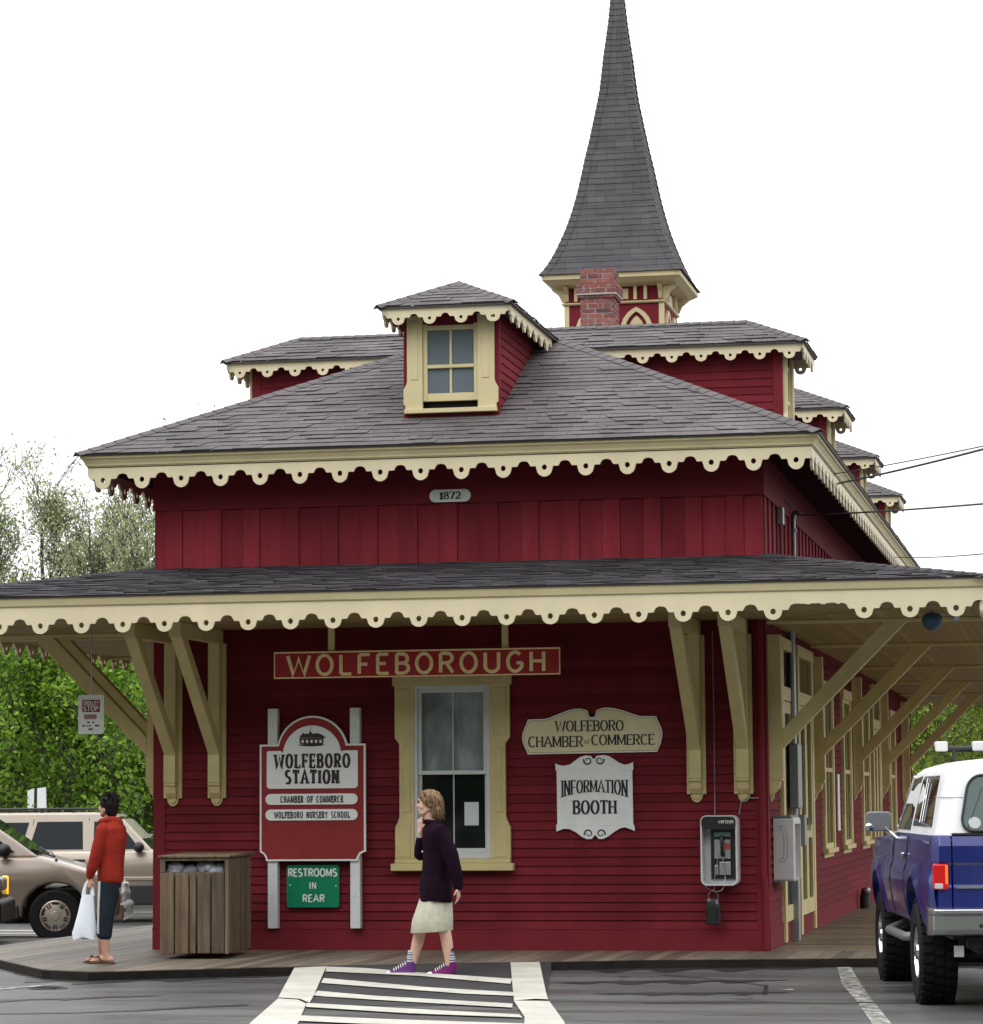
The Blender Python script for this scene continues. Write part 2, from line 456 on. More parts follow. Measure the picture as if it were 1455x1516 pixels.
mb = MB(); mb.box(-.026,W+.026,-.026,.02,-.5,.185); mb.box(-.026,.02,.02,L+.026,-.5,.185); mb.box(W-.02,W+.026,.02,L+.026,-.5,.185); mb.box(.02,W-.02,L-.02,L+.026,-.5,.185)
rect_sweep(mb, [(.024,.186),(.031,.188),(.031,.198),(.010,.204)], 0, W, 0, L)
mb.build('water_table', M['redtrim'], st)
for x, y in ((0,0),(W,0),(W,L),(0,L)):
    mb = MB(); sx = -1 if x == 0 else 1; sy = -1 if y == 0 else 1
    mb.box(min(x+sx*.024,x-sx*.10), max(x+sx*.024,x-sx*.10), min(y+sy*.024,y), max(y+sy*.024,y), .2, 3.2)
    mb.box(min(x+sx*.0235,x), max(x+sx*.0235,x), min(y,y-sy*.10), max(y,y-sy*.10), .2, 3.2)
    mb.build('corner_board', M['redtrim'], st)
# ---- upper walls: wide boards with narrower ones standing proud
def upper(side, ln, x0, y0):
    mb = MB(); P = .41; k = -1
    while k*P < ln:
        a = k*P + .10
        for lo, hi, out in ((a-.235, a, .004), (a, a+.175, .021)):
            lo = max(lo, 0); hi = min(hi, ln)
            if hi - lo > .02: mb.box(lo+.0015, hi-.0015, -out-rng.random()*.002, .02, 3.74+rng.random()*.012, 4.445)
        k += 1
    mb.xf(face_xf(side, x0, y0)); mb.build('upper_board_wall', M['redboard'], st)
upper('front', W, 0, 0); upper('right', L, W, 0); upper('back', W, W, L); upper('left', L, 0, L)
mb = MB(); rect_sweep(mb, [(.0,4.43),(.034,4.43),(.034,4.84),(.0,4.84)], 0, W, 0, L); mb.build('frieze_board', M['redtrim'], st)
mb = MB(); rect_sweep(mb, [(-.02,3.15),(-.012,3.15),(-.012,4.84),(-.02,4.84)], 0, W, 0, L); mb.build('wall_core', M['dim'], st)
# ---- main eaves and roof
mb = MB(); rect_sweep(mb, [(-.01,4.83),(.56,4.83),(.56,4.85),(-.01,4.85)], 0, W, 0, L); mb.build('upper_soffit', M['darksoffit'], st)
ring_scallops('upper_valance', .555, M['fascia'], period=.411, off=.57-.0, top=4.835, flat=4.715, rt=.085, rn=.066, hole=.027, thick=.026, tooth=.098)
mb = MB(); rect_sweep(mb, [(.52,4.836),(.560,4.836),(.566,4.846),(.574,4.850),(.578,4.868),(.600,4.908),(.618,4.922),(.618,4.946),(.52,4.946)], 0, W, 0, L)
mb.build('crown_moulding', M['cream'], st)
mb = MB(); rect_sweep(mb, [(.5,4.947),(.640,4.947),(.648,4.959),(.5,4.959)], 0, W, 0, L); mb.build('drip_edge', M['drip'], st)
E_ = .65; ez = 4.961
A0 = (CX, CX, RIDGE); A1 = (CX, L-CX, RIDGE)
c00, c10, c11, c01 = (-E_,-E_,ez), (W+E_,-E_,ez), (W+E_,L+E_,ez), (-E_,L+E_,ez)
mb = MB(); nc = 34
mb.lapped(c00, c10, A0, A0, nc, .009, seg=.23, tabs=True)
mb.lapped(c10, c11, A1, A0, nc, .009, seg=.23, tabs=True)
mb.lapped(c11, c01, A1, A1, nc, .009, seg=.23, tabs=True)
mb.lapped(c01, c00, A0, A1, nc, .009, seg=.23, tabs=True)
def hipcap(mb, p, q, w=.19, step=.15):
    p = V(p); q = V(q); d = q - p; n = int(d.length/step); dn = d.normalized()
    side = dn.cross(V(Z)).normalized(); up = side.cross(dn).normalized()
    for i in range(n):
        a = p + dn*step*i; b = p + dn*step*(i+1.15)
        t = .007; dz = .034
        vs = [a - side*w/2 - up*dz + up*t, a + up*(t+.006), a + side*w/2 - up*dz + up*t, b - side*w/2 - up*dz, b + up*.006, b + side*w/2 - up*dz]
        vs = [v + up*.010 for v in vs]
        lo = [v - up*.007 for v in vs[:3]]
        mb.add(vs + lo, [(0,1,4,3),(1,2,5,4),(6,7,1,0),(7,8,2,1)], [[(0,0),(.1,0),(.1,.1),(0,.1)]]*4)
for p, q in ((c00,A0),(c10,A0),(c11,A1),(c01,A1),(A0,A1)): hipcap(mb, p, q)
roof = mb.build('main_roof', M['roof'], st)
# ---- canopy
CE = 2.20; cz = 3.415; wz = 3.835
mb = MB(); q00, q10, q11, q01 = (-CE-.05,-CE-.05,cz), (W+CE+.05,-CE-.05,cz), (W+CE+.05,L+CE+.05,cz), (-CE-.05,L+CE+.05,cz)
r00, r10, r11, r01 = (-.0,-.0,wz), (W,0,wz), (W,L,wz), (0,L,wz)
for a, b, c, d in ((q00,q10,r10,r00),(q10,q11,r11,r10),(q11,q01,r01,r11),(q01,q00,r00,r01)):
    mb.lapped(a, b, c, d, 20, .0085, seg=.23, tabs=True)
for a, b in ((q00,r00),(q10,r10),(q11,r11),(q01,r01)): hipcap(mb, a, b)
mb.build('canopy_roof', M['canroof'], st)
mb = MB(); rect_sweep(mb, [(CE-.3,3.398),(CE+.046,3.398),(CE+.054,3.412),(CE-.3,3.412)], 0, W, 0, L); mb.build('drip_edge', M['drip'], st)
ring_scallops('canopy_valance', CE, M['fascia'], period=.4098, off=CE-.453+.0, top=3.318, flat=3.150, rt=.0845, rn=.070, hole=.027, thick=.028, tooth=.082, skip=(18,))
mb = MB(); rect_sweep(mb, [(CE-.06,3.319),(CE+.006,3.319),(CE+.012,3.326),(CE+.018,3.330),(CE+.022,3.345),(CE+.034,3.385),(CE+.040,3.397),(CE-.06,3.397)], 0, W, 0, L)
mb.build('canopy_moulding', M['cream'], st)
mb = MB(); pw = .094; n = int((CE-.03)/pw)
for i in range(n):
    a = .0 + i*pw; b = a + pw - .005
    mb.box(-a, W+a, -b, -a, 3.20, 3.225); mb.box(-a, W+a, L+a, L+b, 3.20, 3.225)
    mb.box(W+a, W+b, -a, L+a, 3.20, 3.225); mb.box(-b, -a, -a, L+a, 3.20, 3.225)
mb.build('soffit_boards', M['soffit'], st)
mb = MB(); rect_sweep(mb, [(0,3.23),(CE-.03,3.23),(CE-.03,3.25),(0,3.25)], 0, W, 0, L); mb.build('soffit_deck', M['dim'], st)

# ---- brackets: post against the wall, diagonal brace, beam under the soffit
def bracket(side=False):
    mb = MB()
    mb.box(-.058,.058,.03,.135,1.625,3.06); mb.box(-.061,.061,.03,.145,1.655,1.935)
    mb.prism([(.03,1.50),(.055,1.505),(.10,1.555),(.115,1.625),(.03,1.625)], (-.054,0,0), Y, Z, X, .108)
    b = mb.build('bracket', M['creamlow'], st, bevel=.004, segs=1)
    mb = MB(); mb.box(-.095,.095,0,.03,1.50,3.06); mb.prism(arc(0,0,.062,.085,180,360,10), (0,.024,1.505), X, Z, Y, -.02)
    mb.prism(arc(0,0,.043,.06,180,360,8), (0,.026,1.505), X, Z, Y, .016)
    mb.build('wall_plate', M['creamlow'], b, bevel=.004, segs=1)
    mb = MB(); mb.prism([(.134,1.935),(1.40,3.198),(1.18,3.198),(.134,2.12)] if side else [(.134,1.935),(1.42,3.06),(1.22,3.06),(.134,2.11)], (-.0575,0,0), Y, Z, X, .115); mb.build('brace', M['creamlow'], b, bevel=.006, segs=1)
    mb = MB(); mb.box(-.06,.06,.0,CE-.05 if side else 1.46,3.165 if side else 3.06,3.198); mb.build('beam', M['creamlow'], b, bevel=.004, segs=1)
    return b
br0 = bracket(); br1 = bracket(True); first = True; first1 = True
pos = [(x, -.0, math.pi) for x in (.188,.651,5.515,5.978)] + [(W, y, -math.pi/2) for y in (.21,4.95,10.9,16.3,21.6)] \
    + [(0, y, math.pi/2) for y in (.21,.72,4.95,10.9,16.3,21.6)]
for x, y, a in pos:
    if abs(a) > 3: o = br0 if first else copy_tree(br0); first = False
    else: o = br1 if first1 else copy_tree(br1); first1 = False
    o.location = (x, y - (.0 if abs(a) < 3 else .016), 0); o.rotation_euler = (0,0,a)
    if abs(a) < 3: o.location.x += .016 if x > 1 else -.016

# ---- big front window
wd = MB()
def flare(z0, z1, xin, xout, foot, sgn, cx):
    pts = [(xin,z0),(foot,z0),(foot,1.19),(xout+.012,1.26),(xout,1.30),(xout,2.02),(foot,2.08),(foot,z1),(xin,z1)]
    return [(cx + sgn*p[0], p[1]) for p in pts][::1 if sgn > 0 else -1]
cxw = 3.082
mb = MB()
for s in (1,-1): mb.prism(flare(.885,2.72,.385,.535,.58,s,cxw), (0,-.014,0), X, Z, (0,-1,0), .05)
mb.box(cxw-.60,cxw+.60,-.075,-.012,2.60,2.74)
for s in (1,-1):
    mb.prism([(cxw+s*q[0],q[1]) for q in ((.42,1.34),(.50,1.34),(.50,1.98),(.42,1.98))][::s], (0,-.064,0), X, Z, (0,-1,0), .008)
    mb.prism([(cxw+s*q[0],q[1]) for q in ((.42,.90),(.545,.90),(.545,1.17),(.48,1.24),(.42,1.24))][::s], (0,-.064,0), X, Z, (0,-1,0), .008)
    mb.prism([(cxw+s*q[0],q[1]) for q in ((.42,2.10),(.545,2.10),(.545,2.57),(.42,2.57))][::s], (0,-.064,0), X, Z, (0,-1,0), .008)
win = mb.build('front_window', M['creamlow'], st, bevel=.006, segs=1)
mb = MB(); mb.box(cxw-.615,cxw+.615,-.115,-.012,.765,.838); mb.box(cxw-.58,cxw+.58,-.09,-.012,.838,.884); mb.build('sill', M['creamlow'], win, bevel=.006, segs=1)
mb = MB(); xa, xb = cxw-.385, cxw+.385
mb.box(xa,xa+.035,-.05,.06,.885,2.60); mb.box(xb-.035,xb,-.05,.06,.885,2.60); mb.box(xa+.035,xb-.035,-.05,.06,2.565,2.60); mb.box(xa+.035,xb-.035,-.05,.06,.885,.94)
mb.box(xa+.035,xa+.07,-.02,.03,1.74,2.565); mb.box(xb-.07,xb-.035,-.02,.03,1.74,2.565); mb.box(xa+.07,xb-.07,-.02,.03,2.53,2.565)
mb.box(xa+.035,xb-.035,-.03,.045,1.715,1.755)
mb.box(xa+.035,xa+.065,.012,.052,.94,1.715); mb.box(xb-.065,xb-.035,.012,.052,.94,1.715); mb.box(xa+.065,xb-.065,.012,.052,.94,.985)
mb.box(cxw-.006,cxw+.006,.008,.02,1.755,2.53); mb.box(cxw-.006,cxw+.006,.03,.05,.985,1.715)
mb.build('sash', M['sash'], win, bevel=.003, segs=1)
mb = MB(); mb.add([(xa+.03,.014,1.75),(xb-.03,.014,1.75),(xb-.03,.014,2.54),(xa+.03,.014,2.54)],[(0,1,2,3)]); mb.build('pane', M['clearglass'], win)
mb = MB(); mb.add([(xa+.03,.034,.95),(xb-.03,.034,.95),(xb-.03,.034,1.72),(xa+.03,.034,1.72)],[(0,1,2,3)]); mb.build('pane', M['glass'], win)
mb = MB(); nx, nzv = 26, 20; vs = []; fs = []
for j in range(nzv+1):
    for i in range(nx+1):
        u, v = i/nx, j/nzv
        vs.append((xa+.03+u*.71, .062 + .003*math.sin(u*9+v*4)*math.sin(v*5+1) + .006*math.sin((u-.4)**2*30+v*5)*v, 1.735+v*.83))
for j in range(nzv):
    for i in range(nx): fs.append((j*(nx+1)+i, j*(nx+1)+i+1, (j+1)*(nx+1)+i+1, (j+1)*(nx+1)+i))
mb.add(vs, fs); mb.build('plastic_sheet_painted_reflect', M['vinyl_painted_reflect'], win, smooth=60)
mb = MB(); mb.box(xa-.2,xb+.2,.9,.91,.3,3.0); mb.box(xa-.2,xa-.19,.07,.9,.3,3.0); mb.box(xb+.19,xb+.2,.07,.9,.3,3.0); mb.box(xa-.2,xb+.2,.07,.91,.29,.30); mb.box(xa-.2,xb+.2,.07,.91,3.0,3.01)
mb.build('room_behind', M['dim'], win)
mb = MB(); mb.box(3.19,3.335,.030,.0325,1.21,1.44); mb.build('paper_notice', M['paper'], win)

# ---- side-wall openings on the right and left
def side_window(y0, y1, z0, z1, sx, name='side_window', door=False, nleaf=2):
    bx = W if sx > 0 else 0
    def bxs(mb, a, b, y, yy, z, zz): mb.box(min(bx+sx*a, bx+sx*b), max(bx+sx*a, bx+sx*b), y, yy, z, zz)
    mb = MB(); w = .13 if not door else .16
    zb = z0 if not door else .0
    bxs(mb,.0,.055,y0,y0+w,zb,z1); bxs(mb,.0,.055,y1-w,y1,zb,z1); bxs(mb,.0,.065,y0-.03,y1+.03,z1,z1+.12)
    if not door:
        bxs(mb,.0,.05,y0-.03,y0,z0,z0+.38); bxs(mb,.0,.05,y1,y1+.03,z0,z0+.38); bxs(mb,.0,.05,y0-.03,y0,z1-.5,z1); bxs(mb,.0,.05,y1,y1+.03,z1-.5,z1)
    f = mb.build(name, M['creamlow'], st, bevel=.005, segs=1)
    if not door:
        mb = MB(); bxs(mb,.0,.085,y0-.05,y1+.05,z0-.055,z0); bxs(mb,0,.03,y0+.02,y1-.02,z0-.11,z0-.055); mb.build('sill', M['creamlow'], f, bevel=.005, segs=1)
        mb = MB(); ym = (y0+y1)/2; zm = (z0+z1)/2
        for a, b in ((y0+w,y0+w+.05),(y1-w-.05,y1-w),(ym-.012,ym+.012)): bxs(mb,.016,.04,a,b,z0,z1)
        for a, b in ((z0,z0+.06),(zm-.025,zm+.025),(z1-.05,z1)): bxs(mb,.016,.0405,y0+w,y1-w,a,b)
        mb.build('sash', M['creamlow'], f)
    else:
        mb = MB(); n = nleaf; ww = (y1-y0-2*w)/n
        for i in range(n):
            a = y0+w+i*ww
            bxs(mb,.016,.046,a+.005,a+.12,z0,2.45); bxs(mb,.016,.046,a+ww-.12,a+ww-.005,z0,2.45)
            for q0, q1 in ((z0,z0+.16),(1.02,1.16),(2.33,2.45)): bxs(mb,.0161,.0455,a+.12,a+ww-.12,q0,q1)
        bxs(mb,.016,.05,y0+w,y1-w,2.46,2.60)
        mb.build('door_leaf', M['creamlow'], f)
        mb = MB()
        for i in range(n): bxs(mb,.046,.075,y0+w+ww*(1 if i == 0 else 1)-(.10 if i == 0 else -.07),y0+w+ww-(.07 if i == 0 else -.10),1.10,1.24)
        mb.build('handle', M['chrome'], f)
    mb = MB(); bxs(mb,.015,.022,y0+w,y1-w,z0,z1); mb.build('pane', M['pane'], f)
    return f
for sx in (1,-1):
    side_window(1.25, 2.42, .20, 2.98, sx, 'side_door', True, 1)
    side_window(2.95, 4.72, .20, 2.98, sx, 'side_door', True)
    for y0, y1 in ((6.15,7.5),(9.0,10.3),(12.3,13.7),(18.2,19.6),(22.1,23.4)): side_window(y0, y1, .86, 2.72, sx)
    side_window(14.4, 16.0, .20, 2.98, sx, 'side_door', True)

# ---- dormers (local: face plane y=0 looking to -y, centre x=0, real heights)
def dormer():
    h = .472; zb = 5.0; ze = 6.42; mb = MB()
    n = 16
    for s in (1,-1):
        if s > 0: mb.lapped((h,0.07,zb),(h,2.6,zb),(h,2.6,6.40),(h,.07,6.40), n, .012)
        else: mb.lapped((-h,2.6,zb),(-h,.07,zb),(-h,.07,6.40),(-h,2.6,6.40), n, .012)
        mb.box(s*h-.018*(s<0), s*h+.018*(s>0), 0, .09, zb, 6.40) if False else mb.box(min(s*h,s*(h+.016)), max(s*h,s*(h+.016)), -.012, .085, zb, 6.40)
    mb.box(-h,h,-.012,.012,zb,5.385); mb.box(-h,-.285,-.012,.012,5.385,6.40); mb.box(.285,h,-.012,.012,5.385,6.40); mb.box(-.285,.285,-.012,.012,6.26,6.40)
    d = mb.build('dormer', M['red'], st)
    # roof
    o = .70; f = -.30; mb = MB(); ap = (0, .42, 6.76); ba = (0, 2.93, 6.76)
    mb.lapped((-o,f,ze),(o,f,ze),ap,ap, 7, .0095, seg=.25, tabs=True)
    mb.lapped((o,f,ze),(o,2.93,ze),ba,ap, 7, .0095, seg=.25, tabs=True); mb.lapped((-o,2.93,ze),(-o,f,ze),ap,ba, 7, .0095, seg=.25, tabs=True)
    for p, q in (((-o,f,ze),ap),((o,f,ze),ap),(ap,ba)): hipcap(mb, p, q, .16, .13)
    mb.box(-o+.01,o-.01,f+.01,2.4,6.398,6.419)
    mb.build('dormer_roof', M['roof'], d)
    e = .655
    kw = dict(period=.323, top=6.40, flat=6.305, rt=.068, rn=.046, hole=.017, thick=.022, tooth=.064)
    mb = scallop(2*e, off=e-.323*1.5, **kw); mb.xf(Matrix.Translation((-e, -.265, 0)))
    a = scallop(2.35, off=.13, **kw); a.xf(Matrix(((0,-1,0,e),(1,0,0,-.24),(0,0,1,0),(0,0,0,1))))
    b = scallop(2.35, off=2.35-.13, **kw); b.xf(Matrix(((0,1,0,-e),(-1,0,0,2.11),(0,0,1,0),(0,0,0,1))))
    for q in (a, b): mb.add(q.v, q.f)
    mb.build('dormer_valance', M['fascia'], d)
    # window
    mb = MB()
    for s in (1,-1):
        pts = [(.285,5.40),(.465,5.40),(.465,5.44),(.482,5.45),(.482,5.60),(.45,5.66),(.445,5.68),(.445,6.36),(.285,6.36)]
        mb.prism([(s*x,z) for x,z in pts][::s], (0,-.012,0), X, Z, (0,-1,0), .04)
        mb.prism([(s*x,z) for x,z in ((.33,5.70),(.405,5.70),(.405,6.30),(.33,6.30))][::s], (0,-.052,0), X, Z, (0,-1,0), .006)
    mb.box(-.47,.47,-.085,-.012,5.355,5.40)
    mb.build('window_casing', M['cream'], d, bevel=.004, segs=1)
    mb = MB(); zt, zl = 6.235, 5.475
    for a, b in ((-.285,-.24),(.24,.285)): mb.box(a,b,-.02,.03,5.48,6.27)
    mb.box(-.24,.24,-.02,.03,6.205,6.255); mb.box(-.24,.24,-.028,.03,5.815,5.85); mb.box(-.24,.24,-.012,.03,5.48,5.56); mb.box(-.012,.012,-.01,.03,5.56,6.205)
    mb.build('window_sash', M['cream'], d, bevel=.003, segs=1)
    mb = MB(); mb.box(-.25,.25,.004,.010,5.55,6.21); mb.build('pane', M['pane2'], d)
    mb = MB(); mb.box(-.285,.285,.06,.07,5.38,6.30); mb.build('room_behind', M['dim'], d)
    return d
d0 = dormer(); d0.location = (3.066,.10,0)
YS = [3.72 + 5.65*k for k in range(4)]
for y in YS:
    for sx in (1,-1):
        c = copy_tree(d0); c.location = (W-.1 if sx > 0 else .1, y, 0); c.rotation_euler = (0,0,R(90) if sx > 0 else R(-90))

# ---- chimney of single bricks
mb = MB(); mo = MB()
cx0, cx1, cy0, cy1 = 2.855, 3.30, 9.28, 9.73
def course(z, h, g, odd):
    bl = .205
    for side in range(4):
        ln = (cx1-cx0+2*g) if side % 2 == 0 else (cy1-cy0+2*g)
        x = -bl/2 if odd else 0
        while x < ln - .01:
            a, b = max(0,x), min(ln, x+bl-.014); x += bl
            if b - a < .03: continue
            jj = rng.random()*.004
            if side == 0: mb.box(cx0-g+a, cx0-g+b, cy0-g-jj, cy0-g+.09, z, z+h)
            elif side == 1: mb.box(cx1+g-.09, cx1+g+jj, cy0-g+a, cy0-g+b, z, z+h)
            elif side == 2: mb.box(cx0-g+a, cx0-g+b, cy1+g-.09, cy1+g+jj, z, z+h)
            else: mb.box(cx0-g-jj, cx0-g+.09, cy0-g+a, cy0-g+b, z, z+h)
z = 6.4; i = 0
while z < 8.40:
    g = 0 if z < 8.02 else (.025 if z < 8.08 else (.05 if z < 8.24 else .0))
    course(z, .0535, g, i % 2); z += .0665; i += 1
ch = mb.build('chimney', M['brick'], roof)
mo.box(cx0+.006,cx1-.006,cy0+.006,cy1-.006,6.4,8.40); mo.box(cx0-.043,cx1+.043,cy0-.043,cy1+.043,8.10,8.225); mo.build('chimney_mortar', M['mortar'], roof)

# ---- tower and spire
TX, TY, TW = CX, 11.3, .675
mb = MB(); mb.box(TX-TW,TX+TW,TY-TW,TY+TW,6.2,8.50)
tw = mb.build('tower', M['redtrim'], st)
mb = MB(); sp = MB()
def tsweep(mb, prof): rect_sweep(mb, prof, TX-TW, TX+TW, TY-TW, TY+TW)
tsweep(mb, [(0,8.195),(.03,8.195),(.045,8.21),(.045,8.225),(0,8.235)])
tsweep(mb, [(.0,8.43),(.18,8.46),(.275,8.52),(.275,8.585),(0,8.585)])
for sx in (-1,1):
    for sy in (-1,1):
        x, y = TX+sx*TW, TY+sy*TW
        mb.box(x-.055 if sx>0 else x-.012, x+.012 if sx>0 else x+.055, y-.055 if sy>0 else y-.0125, y+.0125 if sy>0 else y+.055, 6.4, 8.19)
for ang in range(4):
    Mx = Matrix.Translation((TX,TY,0)) @ Matrix.Rotation(ang*math.pi/2, 4, 'Z')
    b = MB()
    for cx in (-.31,.31):
        hs = [(.222,7.2),(.222,7.80),(.210,7.90),(.178,7.99),(.118,8.065),(.05,8.115),(.0,8.14)]
        outer = [(cx-x, z) for x, z in hs] + [(cx+x, z) for x, z in hs[::-1][1:]]
        inner = [(cx+(x-cx)*.74, 7.2+(z-7.2)*.935) for x, z in outer]
        pan = [(cx+(x-cx)*.56, 7.2+(z-7.2)*.875) for x, z in outer]
        n = len(outer)
        for i in range(n-1):
            q = [outer[i], outer[i+1], inner[i+1], inner[i]]
            b.hexa([(x,-TW-.0,zz) for x,zz in q] + [(x,-TW-.035,zz) for x,zz in q])
        b.prism(pan[::-1], (0,-TW,0), X, Z, (0,-1,0), .012)
    b.box(-.20,.20,-TW-.012,-TW,8.26,8.40)
    for x in (-.52,-.37,.30,.44): b.box(x-.022,x+.022,-TW-.05,-TW,8.245,8.44)
    for x in (-TW+.03, TW-.03): b.prism([(0,8.24),(-.05,8.25),(-.09,8.34),(-.2,8.43),(0,8.43)], (x-.025,-TW,0), Y, Z, X, .05)
    b.xf(Mx); mb.add(b.v, b.f)
mb.build('tower_trim', M['cream'], tw)
prof = [(8.588,.975),(8.62,.945),(8.74,.872),(8.90,.792),(9.05,.732),(9.27,.65),(9.52,.575),(9.77,.514),(10.03,.462),(10.28,.416),(10.53,.363),(10.78,.316),(11.03,.270),(11.28,.227),(11.54,.199),(11.79,.174),(12.04,.141),(12.29,.110),(12.9,.055),(13.35,.015)]
zs = [p[0] for p in prof]; ws = [p[1] for p in prof]
z = 8.588; nlev = 54; lev = [8.588 + (13.35-8.588)*i/nlev for i in range(nlev+1)]
for i in range(nlev):
    za, zb = lev[i], lev[i+1]; wa = float(np.interp(za, zs, ws)) + .0045; wb = float(np.interp(zb, zs, ws))
    for a in range(4):
        Mx = Matrix.Translation((TX,TY,0)) @ Matrix.Rotation(a*math.pi/2, 4, 'Z')
        k = max(1, int(wa*2/.26)); off = rng.random()*.6
        us = [-1] + sorted(min(.999, max(-.999, -1+2*(j+off)/k)) for j in range(k)) + [1]
        for u0, u1 in zip(us[:-1], us[1:]):
            jt = rng.random()*.004
            vs = [Mx @ V(p) for p in ((u0*wa,-wa+.012,za),(u1*wa,-wa+.012,za),(u0*wa,-wa-jt,za),(u1*wa,-wa-jt,za),(u1*wb,-wb,zb),(u0*wb,-wb,zb))]
            sp.add(vs, [(0,1,3,2),(2,3,4,5)], [[(u0*wa,za),(u1*wa,za),(u1*wa,za),(u0*wa,za)],[(u0*wa,za),(u1*wa,za),(u1*wb,zb),(u0*wb,zb)]])
for a in range(4):
    Mx = Matrix.Translation((TX,TY,0)) @ Matrix.Rotation(a*math.pi/2, 4, 'Z')
    for i in range(nlev):
        za, zb = lev[i], lev[i+1]; wa = float(np.interp(za, zs, ws))+.016; wb = float(np.interp(zb, zs, ws))+.008
        t = min(.11, wa*.5)
        vs = [Mx @ V(p) for p in ((-wa+t,-wa,za),(-wa,-wa,za),(-wa,-wa+t,za),(-wb+t*wb/wa,-wb,zb),(-wb,-wb,zb),(-wb,-wb+t*wb/wa,zb))]
        sp.add(vs, [(0,1,4,3),(1,2,5,4)], [[(0,0),(.1,0),(.1,.1),(0,.1)]]*2)
sp.box(TX-.94,TX+.94,TY-.94,TY+.94,8.586,8.60)
sp.build('spire', M['spire'], tw)
mb = MB(); mb.lathe([(.02,13.3),(.05,13.36),(.07,13.45),(.05,13.54),(.018,13.6),(.012,14.1),(.002,14.12)], (TX,TY,0), Z, 12); mb.build('finial', M['steel'], tw, smooth=50)

mb = MB(); mb.tube([(W-.03,-.055,3.2),(W-.03,-.055,.75),(W-.01,-.055,.55),(W-.01,-.055,-.01)], .032, 10); mb.build('downspout', M['redtrim'], st, smooth=50)
# ---- conduit, meter and weatherhead on the right wall
mb = MB(); mb.box(W+.02,W+.10,2.12,2.32,-.02,.95); mb.tube([(W+.06,2.22,.9),(W+.06,2.22,3.3)], .042, 10); mb.build('conduit', M['steel'], st, bevel=.006)
mb = MB(); mb.box(W+.03,W+.13,2.02,2.42,1.35,2.02); mb.box(W+.05,W+.14,2.55,2.75,.95,1.28); mb.build('meter_cabinet', M['steel'], st, bevel=.01)
mb = MB(); mb.tube([(W+.06,2.7,3.6),(W+.06,2.7,4.46)], .021, 8); mb.tube([(W+.06,2.7,4.45),(W+.07,2.69,4.50),(W+.11,2.67,4.50),(W+.13,2.66,4.46)], .03, 8); mb.box(W+.02,W+.09,2.66,2.74,4.30,4.32); mb.build('weatherhead', M['steel'], st, smooth=50)
mb = MB(); mb.box(W+.02,W+.08,1.36,1.50,4.26,4.44); mb.build('junction_box', M['steel'], st, bevel=.006)
mb = MB(); mb.tube([(W+.03,.9,4.62),(W+.03,1.8,4.60),(W+.06,2.62,4.55)], .008, 5); mb.tube([(W+.03,1.42,4.26),(W+.035,1.44,4.1),(W+.03,1.40,3.86)], .007, 5); mb.build('cable', M['wire'], st)
